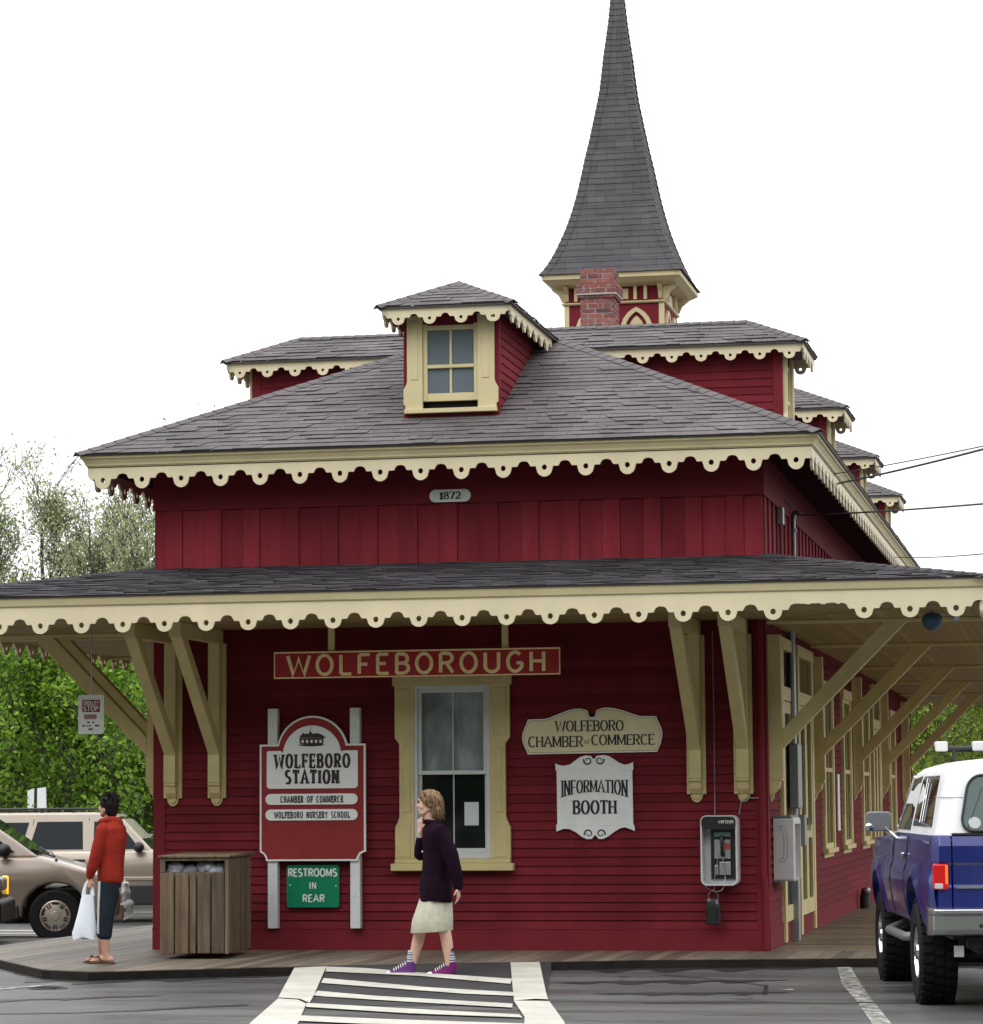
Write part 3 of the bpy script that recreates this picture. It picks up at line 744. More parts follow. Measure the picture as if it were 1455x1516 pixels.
# ------------------------------------------------------------------ lettering cut from strokes
def _g():
    a = arc; G = {}
    G['A'] = (.74, [[(0,0),(.37,1),(.74,0)], [(.15,.36),(.59,.36)]])
    G['B'] = (.60, [[(.06,0),(.06,1)], [(.06,1),(.30,1)] + a(.30,.76,.24,.24,90,-90,8) + [(.06,.52)], [(.30,.52)] + a(.32,.26,.26,.26,90,-90,8) + [(.06,0)]])
    G['C'] = (.66, [a(.36,.5,.32,.5,48,312,16)])
    G['E'] = (.54, [[(.06,0),(.06,1)], [(.06,1),(.52,1)], [(.06,.52),(.42,.52)], [(.06,0),(.54,0)]])
    G['F'] = (.52, [[(.06,0),(.06,1)], [(.06,1),(.52,1)], [(.06,.50),(.42,.50)]])
    G['G'] = (.70, [a(.36,.5,.32,.5,48,340,18) + [(.66,.44)], [(.42,.44),(.68,.44)]])
    G['H'] = (.66, [[(.06,0),(.06,1)], [(.60,0),(.60,1)], [(.06,.52),(.60,.52)]])
    G['I'] = (.16, [[(.08,0),(.08,1)]])
    G['K'] = (.62, [[(.06,0),(.06,1)], [(.06,.40),(.58,1)], [(.22,.56),(.62,0)]])
    G['L'] = (.52, [[(.06,1),(.06,0)], [(.06,0),(.52,0)]])
    G['M'] = (.82, [[(.06,0),(.06,1)], [(.06,1),(.41,.15),(.76,1)], [(.76,1),(.76,0)]])
    G['N'] = (.68, [[(.06,0),(.06,1)], [(.06,1),(.62,0)], [(.62,0),(.62,1)]])
    G['O'] = (.74, [a(.37,.5,.33,.5,0,360,24)])
    G['P'] = (.58, [[(.06,0),(.06,1)], [(.06,1),(.32,1)] + a(.32,.73,.25,.27,90,-90,8) + [(.06,.46)]])
    G['R'] = (.62, [[(.06,0),(.06,1)], [(.06,1),(.32,1)] + a(.32,.75,.25,.25,90,-90,8) + [(.06,.50)], [(.30,.50),(.60,0)]])
    G['S'] = (.58, [a(.29,.755,.23,.245,40,270,10) + a(.29,.255,.25,.255,90,-140,10)])
    G['T'] = (.62, [[(.31,0),(.31,1)], [(0,1),(.62,1)]])
    G['U'] = (.66, [[(.06,1),(.06,.30)] + a(.33,.30,.27,.30,180,360,10) + [(.60,1)]])
    G['V'] = (.70, [[(0,1),(.35,0),(.70,1)]])
    G['W'] = (.98, [[(0,1),(.25,0),(.49,.85),(.73,0),(.98,1)]])
    G['Y'] = (.66, [[(0,1),(.33,.48),(.66,1)], [(.33,.48),(.33,0)]])
    G['Z'] = (.60, [[(.02,1),(.58,1),(.02,0),(.60,0)]])
    G['1'] = (.34, [[(.04,.80),(.20,1),(.20,0)], [(.04,0),(.36,0)]])
    G['2'] = (.54, [a(.27,.73,.23,.27,160,-30,8) + [(.04,0)], [(.04,.02),(.54,.02)]])
    G['7'] = (.52, [[(.02,1),(.52,1),(.20,0)]])
    G['8'] = (.54, [a(.27,.76,.19,.24,0,360,16), a(.27,.26,.24,.26,0,360,16)])
    G['v'] = (.5, [[(0,.62),(.25,0),(.5,.62)]]); G['e'] = (.5, [[(.03,.32),(.47,.32)] + a(.25,.31,.22,.31,0,310,10)]); G['r'] = (.34, [[(.04,0),(.04,.62)], a(.22,.36,.18,.26,180,60,5)])
    G['i'] = (.14, [[(.07,0),(.07,.62)], [(.07,.80),(.07,.88)]]); G['z'] = (.44, [[(.02,.62),(.42,.62),(.02,0),(.44,0)]])
    G['o'] = (.52, [a(.26,.31,.23,.31,0,360,14)]); G['n'] = (.46, [[(.05,0),(.05,.62)], a(.23,.40,.18,.22,180,0,7)+[(.41,0)]]); G['f'] = (.34, [[(.14,-.1),(.14,.7)]+a(.26,.75,.12,.2,180,60,5), [(.02,.56),(.30,.56)]])
    return G
GL = _g()
def write(mb, text, x0, x1, z0, h, y, tv, th, serif=0.0, warp=None, gap=.13, space=.42, squash=1.0, depth=.003, N=(0,-1,0), m=0, frame=None):
    """strokes fitted between x0 and x1; tv / th thickness of upright and level strokes (m)"""
    total = sum((GL[c][0]*squash if c != ' ' else space) for c in text) + gap*(len(text)-1)
    k = (x1-x0)/(total*h); cur = x0; layer = [0]
    frame = frame or (lambda u, w: (u, y, w)); N = V(N)
    def put(q):
        layer[0] += 1; d = depth + .00012*(layer[0] % 17)
        if warp: q = [warp(*p) for p in q]
        a = [V(frame(*p)) for p in q]; b = [p + N*d for p in a]; n = len(q)
        fs = [list(range(n, 2*n))] + [[i, (i+1) % n, n+(i+1) % n, n+i] for i in range(n)]
        mb.add(a + b, fs, m=m)
    for c in text:
        if c == ' ': cur += space*h*k + gap*h*k; continue
        w, strokes = GL[c]
        for pl in strokes:
            P = [V((cur + p[0]*h*k*squash, z0 + p[1]*h, 0)) for p in pl]
            closed = (P[0]-P[-1]).length < 1e-4 and len(P) > 4
            n = len(P); Lp = []; Rp = []
            for i in range(n):
                if closed: e = P[(i+1) % (n-1)] - P[(i-1) % (n-1)]
                else: e = P[min(i+1,n-1)] - P[max(i-1,0)]
                e.normalize(); nn = V((-e.y, e.x, 0))
                s1 = (P[min(i+1,n-1)] - P[max(i-1,0)]).normalized() if 0 < i < n-1 else e
                cosb = 1.0
                if 0 < i < n-1:
                    d1 = (P[i]-P[i-1]).normalized(); d2 = (P[i+1]-P[i]).normalized(); cosb = max(.45, math.sqrt(max(0,(1+d1.dot(d2))/2)))
                t = (th + (tv-th)*abs(e.y)**1.3)/2/cosb
                if 0 < i < n-1 and cosb < .8: t = (th + (tv-th)*max(abs(d1.y), abs(d2.y)))/2/cosb*.8
                Lp.append(P[i] + nn*t); Rp.append(P[i] - nn*t)
            for i in range(n-1):
                put([(Rp[i].x,Rp[i].y),(Rp[i+1].x,Rp[i+1].y),(Lp[i+1].x,Lp[i+1].y),(Lp[i].x,Lp[i].y)])
            if serif and not closed:
                for i, j in ((0,1),(n-1,n-2)):
                    p = P[i]; d = (P[i]-P[j]).normalized()
                    on = abs(pl[i][1]) < .02 or abs(pl[i][1]-1) < .02
                    if on and abs(d.y) > .5:
                        s2 = serif*h/2 + tv*.5; zz = p.y; st_ = th*.9
                        b0, b1 = (zz, zz+st_) if pl[i][1] < .5 else (zz-st_, zz)
                        put([(p.x-s2,b0),(p.x+s2,b0),(p.x+s2,b1),(p.x-s2,b1)])
                    elif abs(d.x) > .7:
                        s2 = th*1.0; lo, hi = p.y-s2, p.y+s2
                        if pl[i][1] < .05: lo, hi = p.y-th*.5, p.y+th*1.9
                        elif pl[i][1] > .95: lo, hi = p.y-th*1.9, p.y+th*.5
                        put([(p.x-th*.5,lo),(p.x+th*.5,lo),(p.x+th*.5,hi),(p.x-th*.5,hi)])
        cur += (w*squash + gap)*h*k

def rrect(x0, x1, z0, z1, r, n=5):
    return arc(x1-r,z0+r,r,r,-90,0,n) + arc(x1-r,z1-r,r,r,0,90,n) + arc(x0+r,z1-r,r,r,90,180,n) + arc(x0+r,z0+r,r,r,180,270,n)
NF = (0,-1,0)
# ---- hanging name board
nb = thing('station_name_board', 'long red board reading WOLFEBOROUGH in cream capitals hanging under the canopy', 'sign', (2.928,-1.0,2.64))
def loc(mb, o): mb.xf(Matrix.Translation(-V(o.location))); return mb
mb = MB(); mb.box(1.516,4.342,-1.0,-.955,2.652,2.912); loc(mb, nb).build('board', M['nameboard'], nb, bevel=.004)
mb = MB()
for q in ((1.516,4.342,2.897,2.912),(1.516,4.342,2.652,2.664)): mb.box(q[0],q[1],-1.004,-1.0,q[2],q[3])
for q in ((1.516,1.526),(4.332,4.342)): mb.box(q[0],q[1],-1.0041,-1.0,2.664,2.897)
loc(mb, nb).build('border', M['letter'], nb)
mb = MB(); write(mb, 'WOLFEBOROUGH', 1.655, 4.195, 2.688, .185, -1.0, .034, .031, gap=.30, depth=.004); loc(mb, nb).build('lettering', M['letter'], nb)
for x in (2.082,3.797):
    mb = MB(); mb.box(x-.03,x+.03,-.97,-.93,2.9,3.2); loc(mb, nb).build('hanger', M['creamlow'], nb)

# ---- plate 1872
pl = thing('year_plate', 'small white oval plate reading 1872 on the upper red board wall', 'sign', (3.08,-.036,4.5))
mb = MB(); mb.prism(rrect(2.868,3.292,4.438,4.566,.064,8), (0,-.036,0), X, Z, NF, .012); loc(mb, pl).build('plate', M['white'], pl, bevel=.003)
mb = MB(); write(mb, '1872', 2.975, 3.185, 4.468, .068, -.0485, .017, .007, .10, gap=.16); loc(mb, pl).build('lettering', M['black'], pl)

# ---- station sign on two white posts
ss = thing('station_sign', 'arched red and white WOLFEBORO STATION sign on two white posts against the clapboards', 'sign', (1.676,-.06,.2))
def sx_(u): return 1.133 + (u/3.6375-5)/143.5
def sz_(w): return 2.03 - (w/3.6375-202)/149.3
out = [(1.196,.868),(2.142,.868)] + [(2.142+ .075*(1-math.cos(R(t))), .868+.088*math.sin(R(t))) for t in (25,50,75)] + [(2.222,.958),(2.222,2.03),(2.036,2.03)]
out += [(1.676+.371*math.cos(R(t)), 1.942+.371*math.sin(R(t))) for t in range(14, 168, 7)] + [(1.316,2.03),(1.131,2.03),(1.131,.958)] + [(1.121+.075-.0+ .0 - .075*(1-math.cos(R(t)))*1.0, .868+.088*math.sin(R(t))) for t in (75,50,25)]
mb = MB(); mb.prism(out, (0,-.118,0), X, Z, NF, .03); loc(mb, ss).build('board_edge', M['white'], ss, bevel=.003)
inn = offset_poly(out, .019); mb = MB(); mb.prism(inn, (0,-.148,0), X, Z, NF, .004); loc(mb, ss).build('red_field', M['signred'], ss)
pan = [(sx_(70),sz_(975)),(sx_(535),sz_(975)),(sx_(547),sz_(963)),(sx_(547),sz_(775)),(sx_(540),sz_(770)),(sx_(472),sz_(770))]
ac = 1.676; pan += [(ac+.302*math.cos(R(t)), 1.915+.302*math.sin(R(t))) for t in range(7, 176, 7)] + [(sx_(132),sz_(770)),(sx_(64),sz_(770)),(sx_(57),sz_(777)),(sx_(57),sz_(963))]
mb = MB(); mb.prism(pan, (0,-.152,0), X, Z, NF, .012)
pills = [(1003,1062),(1087,1147)]
for a, b in pills: mb.prism(rrect(sx_(50), sx_(546), sz_(b), sz_(a), (sz_(a)-sz_(b))*.499, 8), (0,-.152,0), X, Z, NF, .012)
loc(mb, ss).build('white_panel', M['white'], ss, bevel=.002)
mb = MB(); yl = -.1642
write(mb, 'WOLFEBORO', sx_(103), sx_(503), sz_(862), sz_(790)-sz_(862), yl, .027, .016, .085, gap=.30, squash=.8)
write(mb, 'STATION', sx_(160), sx_(443), sz_(948), sz_(877)-sz_(948), yl, .029, .016, .085, gap=.30, squash=.8)
write(mb, 'CHAMBER OF COMMERCE', sx_(133), sx_(467), sz_(1050), .062, yl, .0095, .009, .07, gap=.32, squash=.8)
write(mb, 'WOLFEBORO NURSERY SCHOOL', sx_(100), sx_(503), sz_(1134), .060, yl, .0085, .0085, .07, gap=.32, squash=.8)
loc(mb, ss).build('lettering', M['dark'], ss)
mb = MB()
def q(pts): mb.prism([(sx_(a), sz_(b)) for a, b in pts][::-1], (0,-.164,0), X, Z, NF, .002 + .0002*len(mb.f) % .001)
q([(222,738),(250,745),(300,748),(352,745),(372,736),(300,733)]); q([(234,702),(238,735),(362,735),(366,702)]); q([(232,700),(380,702),(362,688),(342,678),(250,678)]); q([(290,678),(293,632),(296,678)]); q([(286,686),(287,670),(301,670),(302,686)]); q([(250,680),(255,672),(262,680)]); q([(322,680),(328,672),(334,680)])
loc(mb, ss).build('station_emblem', M['dark'], ss)
mb = MB()
for i in range(5):
    a = 246+i*24; mb.prism([(sx_(a),sz_(728)),(sx_(a+12),sz_(728)),(sx_(a+12),sz_(712)),(sx_(a),sz_(712))], (0,-.1662,0), X, Z, NF, .001)
loc(mb, ss).build('emblem_windows', M['white'], ss)
for x0, x1 in ((1.205,1.305),(2.055,2.155)):
    mb = MB(); mb.box(x0,x1,-.117,-.025,.20,2.39); p_ = loc(mb, ss).build('post', M['whitewood'], ss, bevel=.004)
    mb = MB(); mb.ball((x0+.05,-.118,.52),.007,.004,.007,8,5); mb.ball((x0+.05,-.118,2.2),.007,.004,.007,8,5); loc(mb, ss).build('bolt', M['steel'], p_).parent = p_
# ---- restroom sign
rs = thing('restroom_sign', 'small green sign reading RESTROOMS IN REAR between the white sign posts', 'sign', (1.657,-.03,.4))
mb = MB(); mb.prism(rrect(1.387,1.929,.405,.828,.03), (0,-.055,0), X, Z, NF, .012); mb.box(1.45,1.50,-.055,-.012,.5,.74); mb.box(1.82,1.87,-.055,-.012,.5,.74); loc(mb, rs).build('plate', M['green'], rs, bevel=.002)
mb = MB(); write(mb, 'RESTROOMS', 1.405, 1.905, .715, .073, -.067, .0145, .0135, gap=.17); write(mb, 'IN', 1.624, 1.690, .592, .062, -.067, .010, .010, gap=.3); write(mb, 'REAR', 1.555, 1.775, .462, .068, -.067, .013, .0125, gap=.2)
mb.ball((1.42,-.067,.625),.008,.004,.008,8,5); mb.ball((1.895,-.067,.62),.008,.004,.008,8,5)
loc(mb, rs).build('lettering', M['offwhite'], rs)
# ---- chamber of commerce board (drawn in the plane of the wall, metres)
cs = thing('chamber_sign', 'cream ogee-topped board reading WOLFEBORO CHAMBER OF COMMERCE on the red wall', 'sign', (4.48,-.02,2.1))
def cx_(u): return 3.782 + (u-70)*(1.403/1262)
def cz_(w): return 1.905 + (530-w)*(.455/412)
half = [(120,530),(1285,518),(1290,500),(1315,450),(1330,390),(1332,350),(1325,310),(1305,265),(1285,230),(1282,202),(1130,198),(1060,175),(980,145),(900,125),(840,119),(790,124),(750,138),(738,152),(738,178),(728,198),(704,206),(680,198),(670,180),(668,155),(655,140),(600,124),(545,127),(480,142),(400,172),(330,200),(280,214),(124,216),(118,240),(95,290),(75,340),(70,380),(80,430),(100,480),(118,515)]
po = [(cx_(a), cz_(b)) for a, b in half]
mb = MB(); mb.prism(po, (0,-.022,0), X, Z, NF, .022); loc(mb, cs).build('board_edge', M['white'], cs, bevel=.002)
mb = MB(); mb.prism(offset_poly(po, .011), (0,-.044,0), X, Z, NF, .003); loc(mb, cs).build('cream_field', M['signcream'], cs)
mb = MB(); pi = offset_poly(po, .0155); pj = offset_poly(po, .0185); n = len(pi)
for i in range(n):
    j = (i+1) % n; mb.add([(pi[i][0],-.0476,pi[i][1]),(pi[j][0],-.0476,pi[j][1]),(pj[j][0],-.0476,pj[j][1]),(pj[i][0],-.0476,pj[i][1])], [(0,1,2,3)])
write(mb, 'WOLFEBORO', cx_(378), cx_(985), cz_(326), cz_(235)-cz_(326), -.047, .0165, .0075, .13, gap=.13)
write(mb, 'CHAMBER', cx_(130), cx_(618), cz_(465), cz_(372)-cz_(465), -.047, .0165, .0075, .13, gap=.13)
write(mb, 'COMMERCE', cx_(700), cx_(1258), cz_(452), cz_(362)-cz_(452), -.047, .0165, .0075, .13, gap=.13)
loc(mb, cs).build('lettering', M['black'], cs)
mb = MB(); write(mb, 'of', cx_(636), cx_(680), cz_(440), .05, -.047, .005, .004, gap=.12); loc(mb, cs).build('small_lettering', M['dark'], cs)
# ---- information booth board
ib = thing('information_sign', 'white scroll-topped INFORMATION BOOTH sign hung below the cream board', 'sign', (4.5,-.02,1.5))
def ix_(u): return 4.114 + (u-370)*(.775/692)
def iz_(w): return 1.82 - (w-595)*(.675/625)
def mir(pts): return pts
top = [(1062,595),(1066,655),(1056,660),(1058,1162),(1068,1165),(1072,1220),(1040,1205),(985,1185),(940,1195),(890,1225),(840,1265),(790,1290),(750,1288),(735,1270),(722,1250),(705,1268),(690,1288),(645,1290),(600,1268),(545,1225),(490,1198),(440,1195),(395,1212),(374,1222),(374,1165),(384,1160),(382,662),(372,655),(370,598),(400,615),(450,622),(505,610),(550,575),(590,545),(640,530),(690,534),(708,560),(722,562),(740,535),(800,528),(850,538),(895,568),(940,598),(985,618),(1030,612)]
pp = [(ix_(a), iz_(b)) for a, b in top][::-1]
mb = MB(); mb.prism(pp, (0,-.022,0), X, Z, NF, .024)
for w in (661,1161): mb.box(ix_(374), ix_(1066), -.050, -.0455, iz_(w)-.006, iz_(w)+.004)
loc(mb, ib).build('board', M['white'], ib, bevel=.002)
mb = MB()
def swirl(cx, cz, s, f):
    pts = []
    for i in range(22):
        t = i/21; r = 38*(1-.62*t); a = R(200 - 400*t) if s > 0 else R(-20 + 400*t)
        pts.append((cx + r*math.cos(a), cz - f*r*math.sin(a)))
    P3 = [V((ix_(a), -.0465, iz_(b))) for a, b in pts]
    for i in range(len(P3)-1):
        d = (P3[i+1]-P3[i]).normalized(); nn = V((-d.z,0,d.x))*(.0085*(1-.6*i/21))
        mb.add([P3[i]-nn, P3[i+1]-nn, P3[i+1]+nn, P3[i]+nn, *[p+V((0,-.0015,0)) for p in (P3[i]-nn, P3[i+1]-nn, P3[i+1]+nn, P3[i]+nn)]], [(4,5,6,7)])
swirl(662,578,1,-1); swirl(768,576,-1,-1); swirl(662,1240,1,1); swirl(772,1240,-1,1)
xm = (ix_(420)+ix_(1015))/2; hw = (ix_(1015)-ix_(420))/2; zt = iz_(757); zb = iz_(912); zc = iz_(862)
def warp(u, w):
    k = (u-xm)/hw; lo = zc - (zc-zb)*k*k; f = (w-zb)/(zt-zb); return (u, lo + (zt-lo)*f)
write(mb, 'INFORMATION', ix_(428), ix_(1010), zb, zt-zb, -.047, .018, .009, .10, warp=warp, gap=.11, squash=.62)
write(mb, 'BOOTH', ix_(530), ix_(908), iz_(1060), iz_(942)-iz_(1060), -.047, .024, .011, .10, gap=.13, squash=.7)
loc(mb, ib).build('lettering', M['black'], ib)
# ---- trolley stop sign
ts = thing('trolley_stop_sign', 'small white TROLLEY STOP sign hanging below the canopy left of the building', 'sign', (-.593,-.3,2.155))
mb = MB(); mb.prism(rrect(-.728,-.456,2.154,2.550,.02), (0,-.3,0), X, Z, NF, .006); loc(mb, ts).build('plate', M['white'], ts)
mb = MB(); mb.box(-.686,-.500,-.308,-.306,2.376,2.500); loc(mb, ts).build('red_panel', M['signred'], ts)
mb = MB(); write(mb, 'TROLLEY', -.674, -.513, 2.444, .042, -.308, .0085, .0085, gap=.14, squash=.8, depth=.001); write(mb, 'STOP', -.672, -.515, 2.388, .044, -.308, .0105, .0105, gap=.18, depth=.001); loc(mb, ts).build('lettering', M['offwhite'], ts)
mb = MB(); mb.prism(rrect(-.667,-.531,2.305,2.352,.012), (0,-.3065,0), X, Z, NF, .001)
loc(mb, ts).build('trolley_pictogram', plain('faded_pictogram', (.34,.19,.16), .6), ts)
mb = MB()
for a, b, zz in ((-.944,-.918,2.312),(-.888,-.868,2.312),(-.998,-.968,2.278),(-.952,-.94,2.278),(-.925,-.905,2.278),(-.862,-.815,2.278),(-.93,-.885,2.243)): mb.box(a+.311,b+.311,-.308,-.306,zz-.048,zz-.032)
loc(mb, ts).build('small_print', M['dark'], ts)
mb = MB(); mb.tube([(-.592,-.297,2.53),(-.592,-.297,3.20)], .006, 6); loc(mb, ts).build('hanger', M['steel'], ts)

# ---- wall pay phone on the front wall
def phone(name, label, loc_, rz):
    t = thing(name, label, 'pay phone', loc_, rz)
    return t
pp1 = phone('pay_phone', 'open-fronted white and black pay phone on the front wall near the right corner', (5.755,-.02,.62), 0)
w, d, h = .178, .27, .675      # half width, depth, height; local y=0 wall, -d front
def rr(hw, z0, z1, r, n=6): return rrect(-hw, hw, z0, z1, r, n)
mb = MB(); A = rr(w,0,h,.06); B = rr(w-.016,.016,h-.016,.048); n = len(A)
ra = [(x,0,z) for x,z in A]; rb = [(x,-d,z) for x,z in A]; rc = [(x,-d,z) for x,z in B]; rd = [(x*.96,-.10,.016+(z-.016)*.985) for x,z in B]
mb.loft([ra, rb, rc, rd], True); mb.build('hood', M['phonewhite'], pp1, smooth=40)
mb = MB(); mb.prism([(x,z) for x,z in rrect(-w+.012,w-.012,h-.135,h-.012,.045,5)], (0,-d-.001,0), X, Z, NF, .006); mb.box(-.095,.150,-.125,-.098,.06,h-.10)
mb.build('black_panel', M['phoneblack'], pp1)
mb = MB(); write(mb, 'verizon', .00, .145, h-.075, .04, -d-.007, .0055, .0055, gap=.16, depth=.001); mb.build('lettering', M['offwhite'], pp1)
mb = MB(); mb.box(-.06,.10,-.15,-.125,.255,h-.235); mb.box(-.012,.10,-.155,-.125,.10,.225); mb.box(-.06,-.02,-.15,-.125,.10,.195); mb.build('faceplate', M['phonesteel'], pp1, bevel=.004)
mb = MB(); mb.box(-.06,.10,-.148,-.125,h-.205,h-.165); mb.build('teal_strip', M['teal'], pp1)
mb = MB(); mb.box(.04,.10,-.1535,-.15,.345,.405); mb.build('red_card', M['phonered'], pp1)
mb = MB(); mb.tube([(.022,-.175,.47),(.018,-.195,.44),(.02,-.20,.37),(.024,-.195,.31),(.028,-.175,.285)], [.022,.02,.014,.02,.022], 8); mb.build('handset', M['phoneblack'], pp1, smooth=60)
mb = MB(); mb.tube([(.028,-.19,.29),(.035,-.20,.18),(.05,-.2,.08),(.045,-.22,.0),(.02,-.26,-.045),(-.03,-.27,-.06)], .0055, 6)
mb.tube([(-.01,-.2,.3),(-.05,-.2,.1),(-.055,-.22,-.02),(-.06,-.24,-.06)], .004, 6)
mb.tube([(-.14,-.2,0),(-.14,-.2,-.02),(-.07,-.2,-.055),(.0,-.2,-.055),(.03,-.2,-.02),(.03,-.2,0)], .005, 6); mb.build('cord', M['phonesteel'], pp1)
pb = thing('phone_book_binder', 'black phone book binder dangling on a cord below the open-fronted pay phone', 'phone book', (5.675,-.16,.24))
mb = MB()
rings = [[(hw*math.cos(2*math.pi*j/14)*k, .032*math.sin(2*math.pi*j/14)*k, z) for j in range(14)] for z, hw, k in ((0,.068,.6),(.01,.072,1),(.15,.072,1),(.22,.064,1),(.25,.045,.8))]
mb.loft(rings); mb.build('binder', M['phoneblack'], pb, smooth=40)
mb = MB(); mb.tube([(-.035,0,.24),(-.045,-.01,.29),(0,-.02,.335),(.05,-.01,.29),(.05,.0,.235)], .005, 6); mb.build('cord', M['steel'], pb)
mb = MB(); mb.box(-.05,-.02,-.034,-.03,.225,.25); mb.box(.03,.05,-.034,-.03,.2,.245); mb.build('clip', M['steel'], pb)
cw = thing('phone_cable', 'thin grey cable running down the front wall into the open-fronted pay phone', 'cable', (5.69,-.03,3.1))
mb = MB(); mb.tube([(0,0,0),(.004,0,-.9),(0,0,-1.8)], .006, 5)
mb.tube([(.24,-.02,-1.80),(.26,-.02,-1.68),(.33,-.02,-1.64),(.50,-.012,-1.64)], .007, 5); mb.build('cable_run', M['steel'], cw)
pp2 = phone('pay_phone', 'closed grey pay phone hood with a scratched handset outline, around the right corner', (W-.01,.78,.64), R(90))
mb = MB(); w2 = .33; h2 = .625; A = rrect(-w2,w2,0,h2,.03,4); B = rrect(-w2+.02,w2-.02,.02,h2-.02,.025,4)
mb.loft([[(x,-.03,z) for x,z in A],[(x,-.225,z) for x,z in A],[(x,-.24,z) for x,z in B],[(x,-.24,z) for x,z in [(x*.9,.05+(z-.05)*.92) for x,z in B]],[(x,-.12,z) for x,z in [(x*.9,.05+(z-.05)*.92) for x,z in B]]])
mb.build('hood', M['phonewhite'], pp2, smooth=40)
mb = MB(); mb.box(-.20,.20,-.03,0,.04,h2-.05); mb.box(-.15,.15,-.15,-.12,.1,h2-.1); mb.build('back_panel', M['phoneblack'], pp2)
mb = MB(); mb.box(-w2-.004,w2,-.10,-.03,-.012,-.0); mb.box(-w2,w2,-.21,-.03,h2,h2+.02); mb.build('trim', M['phonegrey'], pp2, bevel=.004)
mb = MB()
for pts in ([(-.13,.50),(-.115,.525),(-.135,.535),(-.165,.52),(-.185,.46),(-.19,.36),(-.185,.25),(-.165,.20),(-.13,.19),(-.11,.205),(-.125,.22)],[(-.13,.50),(-.145,.49),(-.155,.42),(-.155,.3),(-.148,.235),(-.125,.22)]):
    mb.tube([(-w2-.0012, y*1.05+.03, z*1.05-.015) for y, z in pts], .0022, 4)
mb.build('handset_outline', M['phonegrey'], pp2)

# ---- wooden bin
bn = thing('trash_bin', 'weathered wooden slatted trash bin beside the left corner of the station', 'trash bin', (.905,-1.20,0), R(4.5)); bn.scale = (1.09,1,1)
mb = MB(); hw = .30; dp = .56
xs = [(-.30,-.165),(-.153,-.075+.02),(-.045,-.0),(.012,.125),(.137,.258)]
zt_ = .905
for i, (a, b) in enumerate(((-.305,-.185),(-.172,-.055),(-.042,.010),(.026,.138),(.152,.262))):
    mb.box(a,b,-dp-.022,-dp, .03 + rng.random()*.008, .80 + (0 if i else 0) - .012*rng.random())
mb.box(-.305,-.262,-dp-.0225,-dp-.001,.795,.93); mb.box(.268,.30,-dp-.022,-dp,.03,.93); mb.box(-.305,.30,-dp-.021,-dp-.001,.905,.935)
for k in range(10):
    y0 = -dp + k*(2*dp-.05)/10; y1 = y0 + (2*dp-.05)/10 - .008
    mb.box(.278,.30,y0,y1,.03+.006*rng.random(),.93); mb.box(-.305,-.283,y0,y1,.03,.93)
for k in range(5): mb.box(-.30+k*.12,-.19+k*.12,dp-.07,dp-.05,.03,.93)
mb.box(-.26,.26,-dp+.02,-dp+.04,.1,.8); 
mb.build('slats', M['binwood'], bn, bevel=.004, segs=1)
mb = MB()
for k in range(6): mb.box(-.325,.315,-dp-.04+k*.205,-dp-.04+k*.205+.198,.936,.958+.002*k)
mb.build('lid', M['binwood'], bn, bevel=.004, segs=1)
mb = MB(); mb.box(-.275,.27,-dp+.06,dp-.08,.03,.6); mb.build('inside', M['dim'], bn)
mb = MB()
for i in range(26):
    x = -.21+rng.random()*.42; mb.ball((x, -dp+.09+rng.random()*.1, .80+rng.random()*.045), .05+.03*rng.random(), .05, .045+.02*rng.random(), 8, 6)
mb.build('bin_liner', M['binbag'], bn, smooth=180)

# ---- small things under the right canopy
bl = thing('hanging_lantern', 'blue round lantern hanging under the right end of the canopy', 'lantern', (7.87,-.8,3.015))
mb = MB(); mb.lathe([(.01,.0),(.05,.012),(.085,.045),(.10,.09),(.092,.135),(.06,.165),(.02,.172)], (0,0,0), Z, 20); mb.build('globe', plain('blue_globe', (.035,.10,.155), .4), bl, smooth=60)
mb = MB(); mb.tube([(0,0,.165),(0,0,.225)], .008, 6); mb.build('hanger', M['steel'], bl)
fl = thing('flood_light', 'small metal flood light fixed to the canopy soffit at the far right', 'light', (8.10,-1.45,3.12))
mb = MB(); mb.lathe([(.015,.0),(.032,.02),(.036,.06),(.022,.07)], (0,0,-.02), (.3,-.8,-.2), 14); mb.box(-.02,.02,-.02,.02,0,.1); mb.build('housing', M['steel'], fl, smooth=50)
mb = MB(); mb.lathe([(.022,.06),(.033,.062),(.012,.075)], (0,0,-.02), (.3,-.8,-.2), 14); mb.build('lens', M['lens'], fl)
hy = thing('wall_standpipe', 'short dark pipe stub standing on the side boardwalk against the wall', 'pipe', (W+.12,11.2,0))
mb = MB(); mb.tube([(0,0,-.02),(0,0,.16)], .07, 12); mb.tube([(0,0,.15),(.02,-.02,.24)], .06, 12); mb.build('stub', M['plastic'], hy, smooth=50)
mb = MB(); mb.ball((.03,-.05,.22),.05,.05,.05,12,8); mb.build('cap', M['steel'], hy, smooth=60)
ps = thing('wall_notice', 'narrow white notice strip on the side wall between two windows', 'notice', (W,8.3,1.2))
mb = MB(); mb.box(.02,.035,-.15,.15,-.15,.55); mb.build('strip', M['white'], ps)

